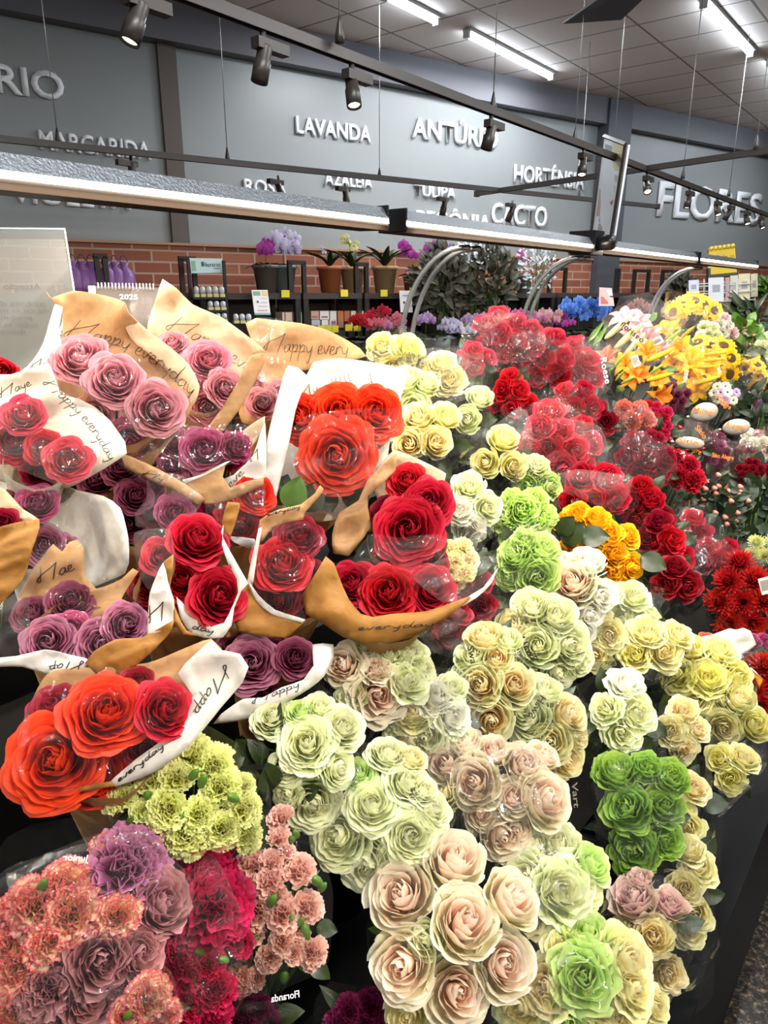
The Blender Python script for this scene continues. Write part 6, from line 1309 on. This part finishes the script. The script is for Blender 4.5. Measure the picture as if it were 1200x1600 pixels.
mb.build('banner_frame', M_spot, t, False); mm = (tl + tr) / 2; MB().tube([mm, Vector((mm.x, mm.y, ZC))], .002, 5).build('hanging_wire', M_wire, t)
# yellow header sign and card rack
dd0 = 6.3
rk = thing('card_rack', 'wire rack of greeting cards behind the upper sunflowers', 'rack', P(1125, 480, dd0)); mb = MB()
for y in (443, 455, 468):
    mb.tube([P(1073, y + 2, dd0), P(1180, y - 4, dd0 - .1)], .006, 5); mb.tube([P(1073, y + 6, dd0 - .06), P(1180, y, dd0 - .16)], .006, 5)
for x in (1073, 1100, 1126, 1153, 1180): mb.tube([P(x, 436, dd0), P(x, 500, dd0)], .005, 5)
mb.build('wire_grid', plain('white_wire', 'd8d8d4', .4), rk)
mb = MB(); mb.tube([P(1107, 420, dd0 + .02), P(1107, 520, dd0 + .02)], .02, 6); mb.build('rack_post', M_frame, rk)
for i, (x0, y0, x1, y1, c_, lb) in enumerate([(1076, 438, 1092, 462, 'c8ccd8', 'pale blue greeting card at the left of the card rack'), (1107, 434, 1131, 472, 'd4d6da', 'grey patterned greeting card in the middle of the card rack'), (1133, 434, 1140, 470, 'b89090', 'narrow reddish card in the card rack'), (1141, 431, 1153, 468, 'c8c8b4', 'sage greeting card in the card rack'), (1154, 428, 1172, 468, 'd8cfa8', 'cream greeting card at the right of the card rack'), (1173, 428, 1184, 464, 'ccc8a0', 'tilted cream card at the right end of the card rack')]):
    flatsign('greeting_card', lb, 'card', [(x0, y0), (x1, y0 - 1), (x1, y1 - 1), (x0, y1)], dd0 - .12, dd0 - .14, plain('card_' + c_, c_, .5), [('card_motif', .25, .3, .75, .6, plain('motif_grey', '9a9aa0', .5))])
t, g = flatsign('header_sign', 'yellow plastic header sign with scalloped top above the card rack', 'sign', [(1108, 389), (1148, 384), (1152, 430), (1106, 434)], dd0 + .1, dd0 + .05, plain('sign_yellow', 'd8b838', .3), [('text', 'Tudo', .26, .42, .44, .17, plain('sign_brown', '6a5020', .5)), ('arrow_print', .8, .3, .95, .5, plain('sign_yellow_dark', 'b89420', .4)), ('dark_base', .0, .9, 1, 1.0, M_spot)], .05)
tl, tr, br, bl, nn = g; mb = MB()
for i in range(6): c_ = tl + (tr - tl) * ((i + .5) / 6); mb.tube([c_ + nn * .002, c_ - nn * .052], .022, 10)
mb.build('scalloped_top', MATS['sign_yellow'], t)
# purple gift bags on the left shelf
M_bag = plain('gift_bag_purple', '8a5a9a', .4, bump=.3, bscale=40)
for i, x in enumerate((118, 133, 147, 170, 184, 198)):
    s, _ = onwall(x, 455, OFS - .1); c = wp(s, OFS - .1, 1.72); t = thing('gift_bag', ['leftmost purple gift bag on the left shelf', 'second purple gift bag from the left', 'third purple gift bag, beside the black frame', 'fourth purple gift bag, partly behind the calendar', 'fifth purple gift bag behind the calendar', 'rightmost purple gift bag on the left shelf'][i], 'gift bag', c, 'purple gift bags')
    mb = MB(); mb.lathe([(.001, 0), (.055, 0), (.06, .03), (.05, .11), (.018, .14), (.03, .165), (.001, .165)], c, 14); mb.build('bag_body', M_bag, t)
    h = [c + DW * .02 * cos(w) + UP * (.165 + .035 * sin(w)) for w in [pi * k / 8 for k in range(9)]]; MB().tube(h, .003, 5).build('handle', plain('bag_handle', '4a3050', .5), t)
# acrylic notice panel at the left edge
dA = 1.42
t = thing('acrylic_panel', 'tall clear acrylic notice panel with faint reversed lettering, left edge', 'panel', P(20, 600, dA))
q = [(-80, 357), (101, 358), (118, 470), (140, 700), (-80, 700)]
sheet('acrylic_sheet', q, filmmat('acrylic', .22, 'c4c8c6', 3, .12, .35), t, dA, smooth=False, thick=0, wr=0)
sheet('paper_insert', [(-80, 373), (100, 374), (114, 455), (132, 690), (-80, 690)], filmmat('acrylic_insert', .34, 'bcb8b0', 3, .1, .05), t, dA + .02, smooth=False, thick=0, wr=0)
mb = MB(); mb.tube([P(-80, 357, dA), P(101, 358, dA), P(118, 470, dA), P(140, 700, dA)], .0022, 5); mb.build('polished_edge', plain('acrylic_edge', 'e8ecea', .15), t)
M_fnt = plain('faint_print', '54403f', .6)
for tx, x0, y0, x1, y1, h in [('Atenção', 6, 452, 64, 452, 9), ('na hora de a', -20, 478, 70, 478, 8), ('colocar na sacola', -20, 488, 78, 488, 7), ('produtos', -10, 499, 50, 499, 7), ('cuidado em reais', -20, 510, 60, 510, 7), ('decorar', -5, 521, 40, 521, 7)]:
    prnt(t, dA, tx, x0, y0, x1, y1, h, M_fnt, .015, True)
# desk calendar seen between the two tallest sleeves
dC = 1.30
t, g = flatsign('desk_calendar', 'spiral bound 2025 desk calendar behind the tan paper sleeves', 'calendar', [(138, 447), (248, 449), (246, 540), (142, 540)], dC, dC + .03, plain('calendar_cover', '4a403a', .6), [('text', '2025', .44, .22, .26, .085, M_inkw), ('pale_corner', 0, 0, .10, .14, plain('calendar_pale', 'd0d4d8', .5))], .006)
tl, tr, br, bl, nn = g; mb = MB()
for i in range(17):
    if i in (6, 7, 8): pass
    c_ = tl + (tr - tl) * (.14 + i * .049); mb.tube([c_ + UP * .006 * sin(w) * 1.0 + nn * .006 * cos(w) for w in [2 * pi * k / 8 for k in range(9)]], .0008, 4)
mb.build('spiral_binding', plain('spiral_white', 'e8e8e8', .3), t)
MB().tube([(bl + br) / 2 - nn * .012 + UP * .04, Vector(((bl + br) / 2).xy.to_3d()) - nn * .012 + UP * 1.0], .006, 8).build('stand_pole', M_frame, t)
sheet('clear_wrap', [(206, 450), (246, 452), (240, 520), (230, 540), (205, 500)], F_milk, t, dC - .03, thick=0, wr=.006)
# lower stem area
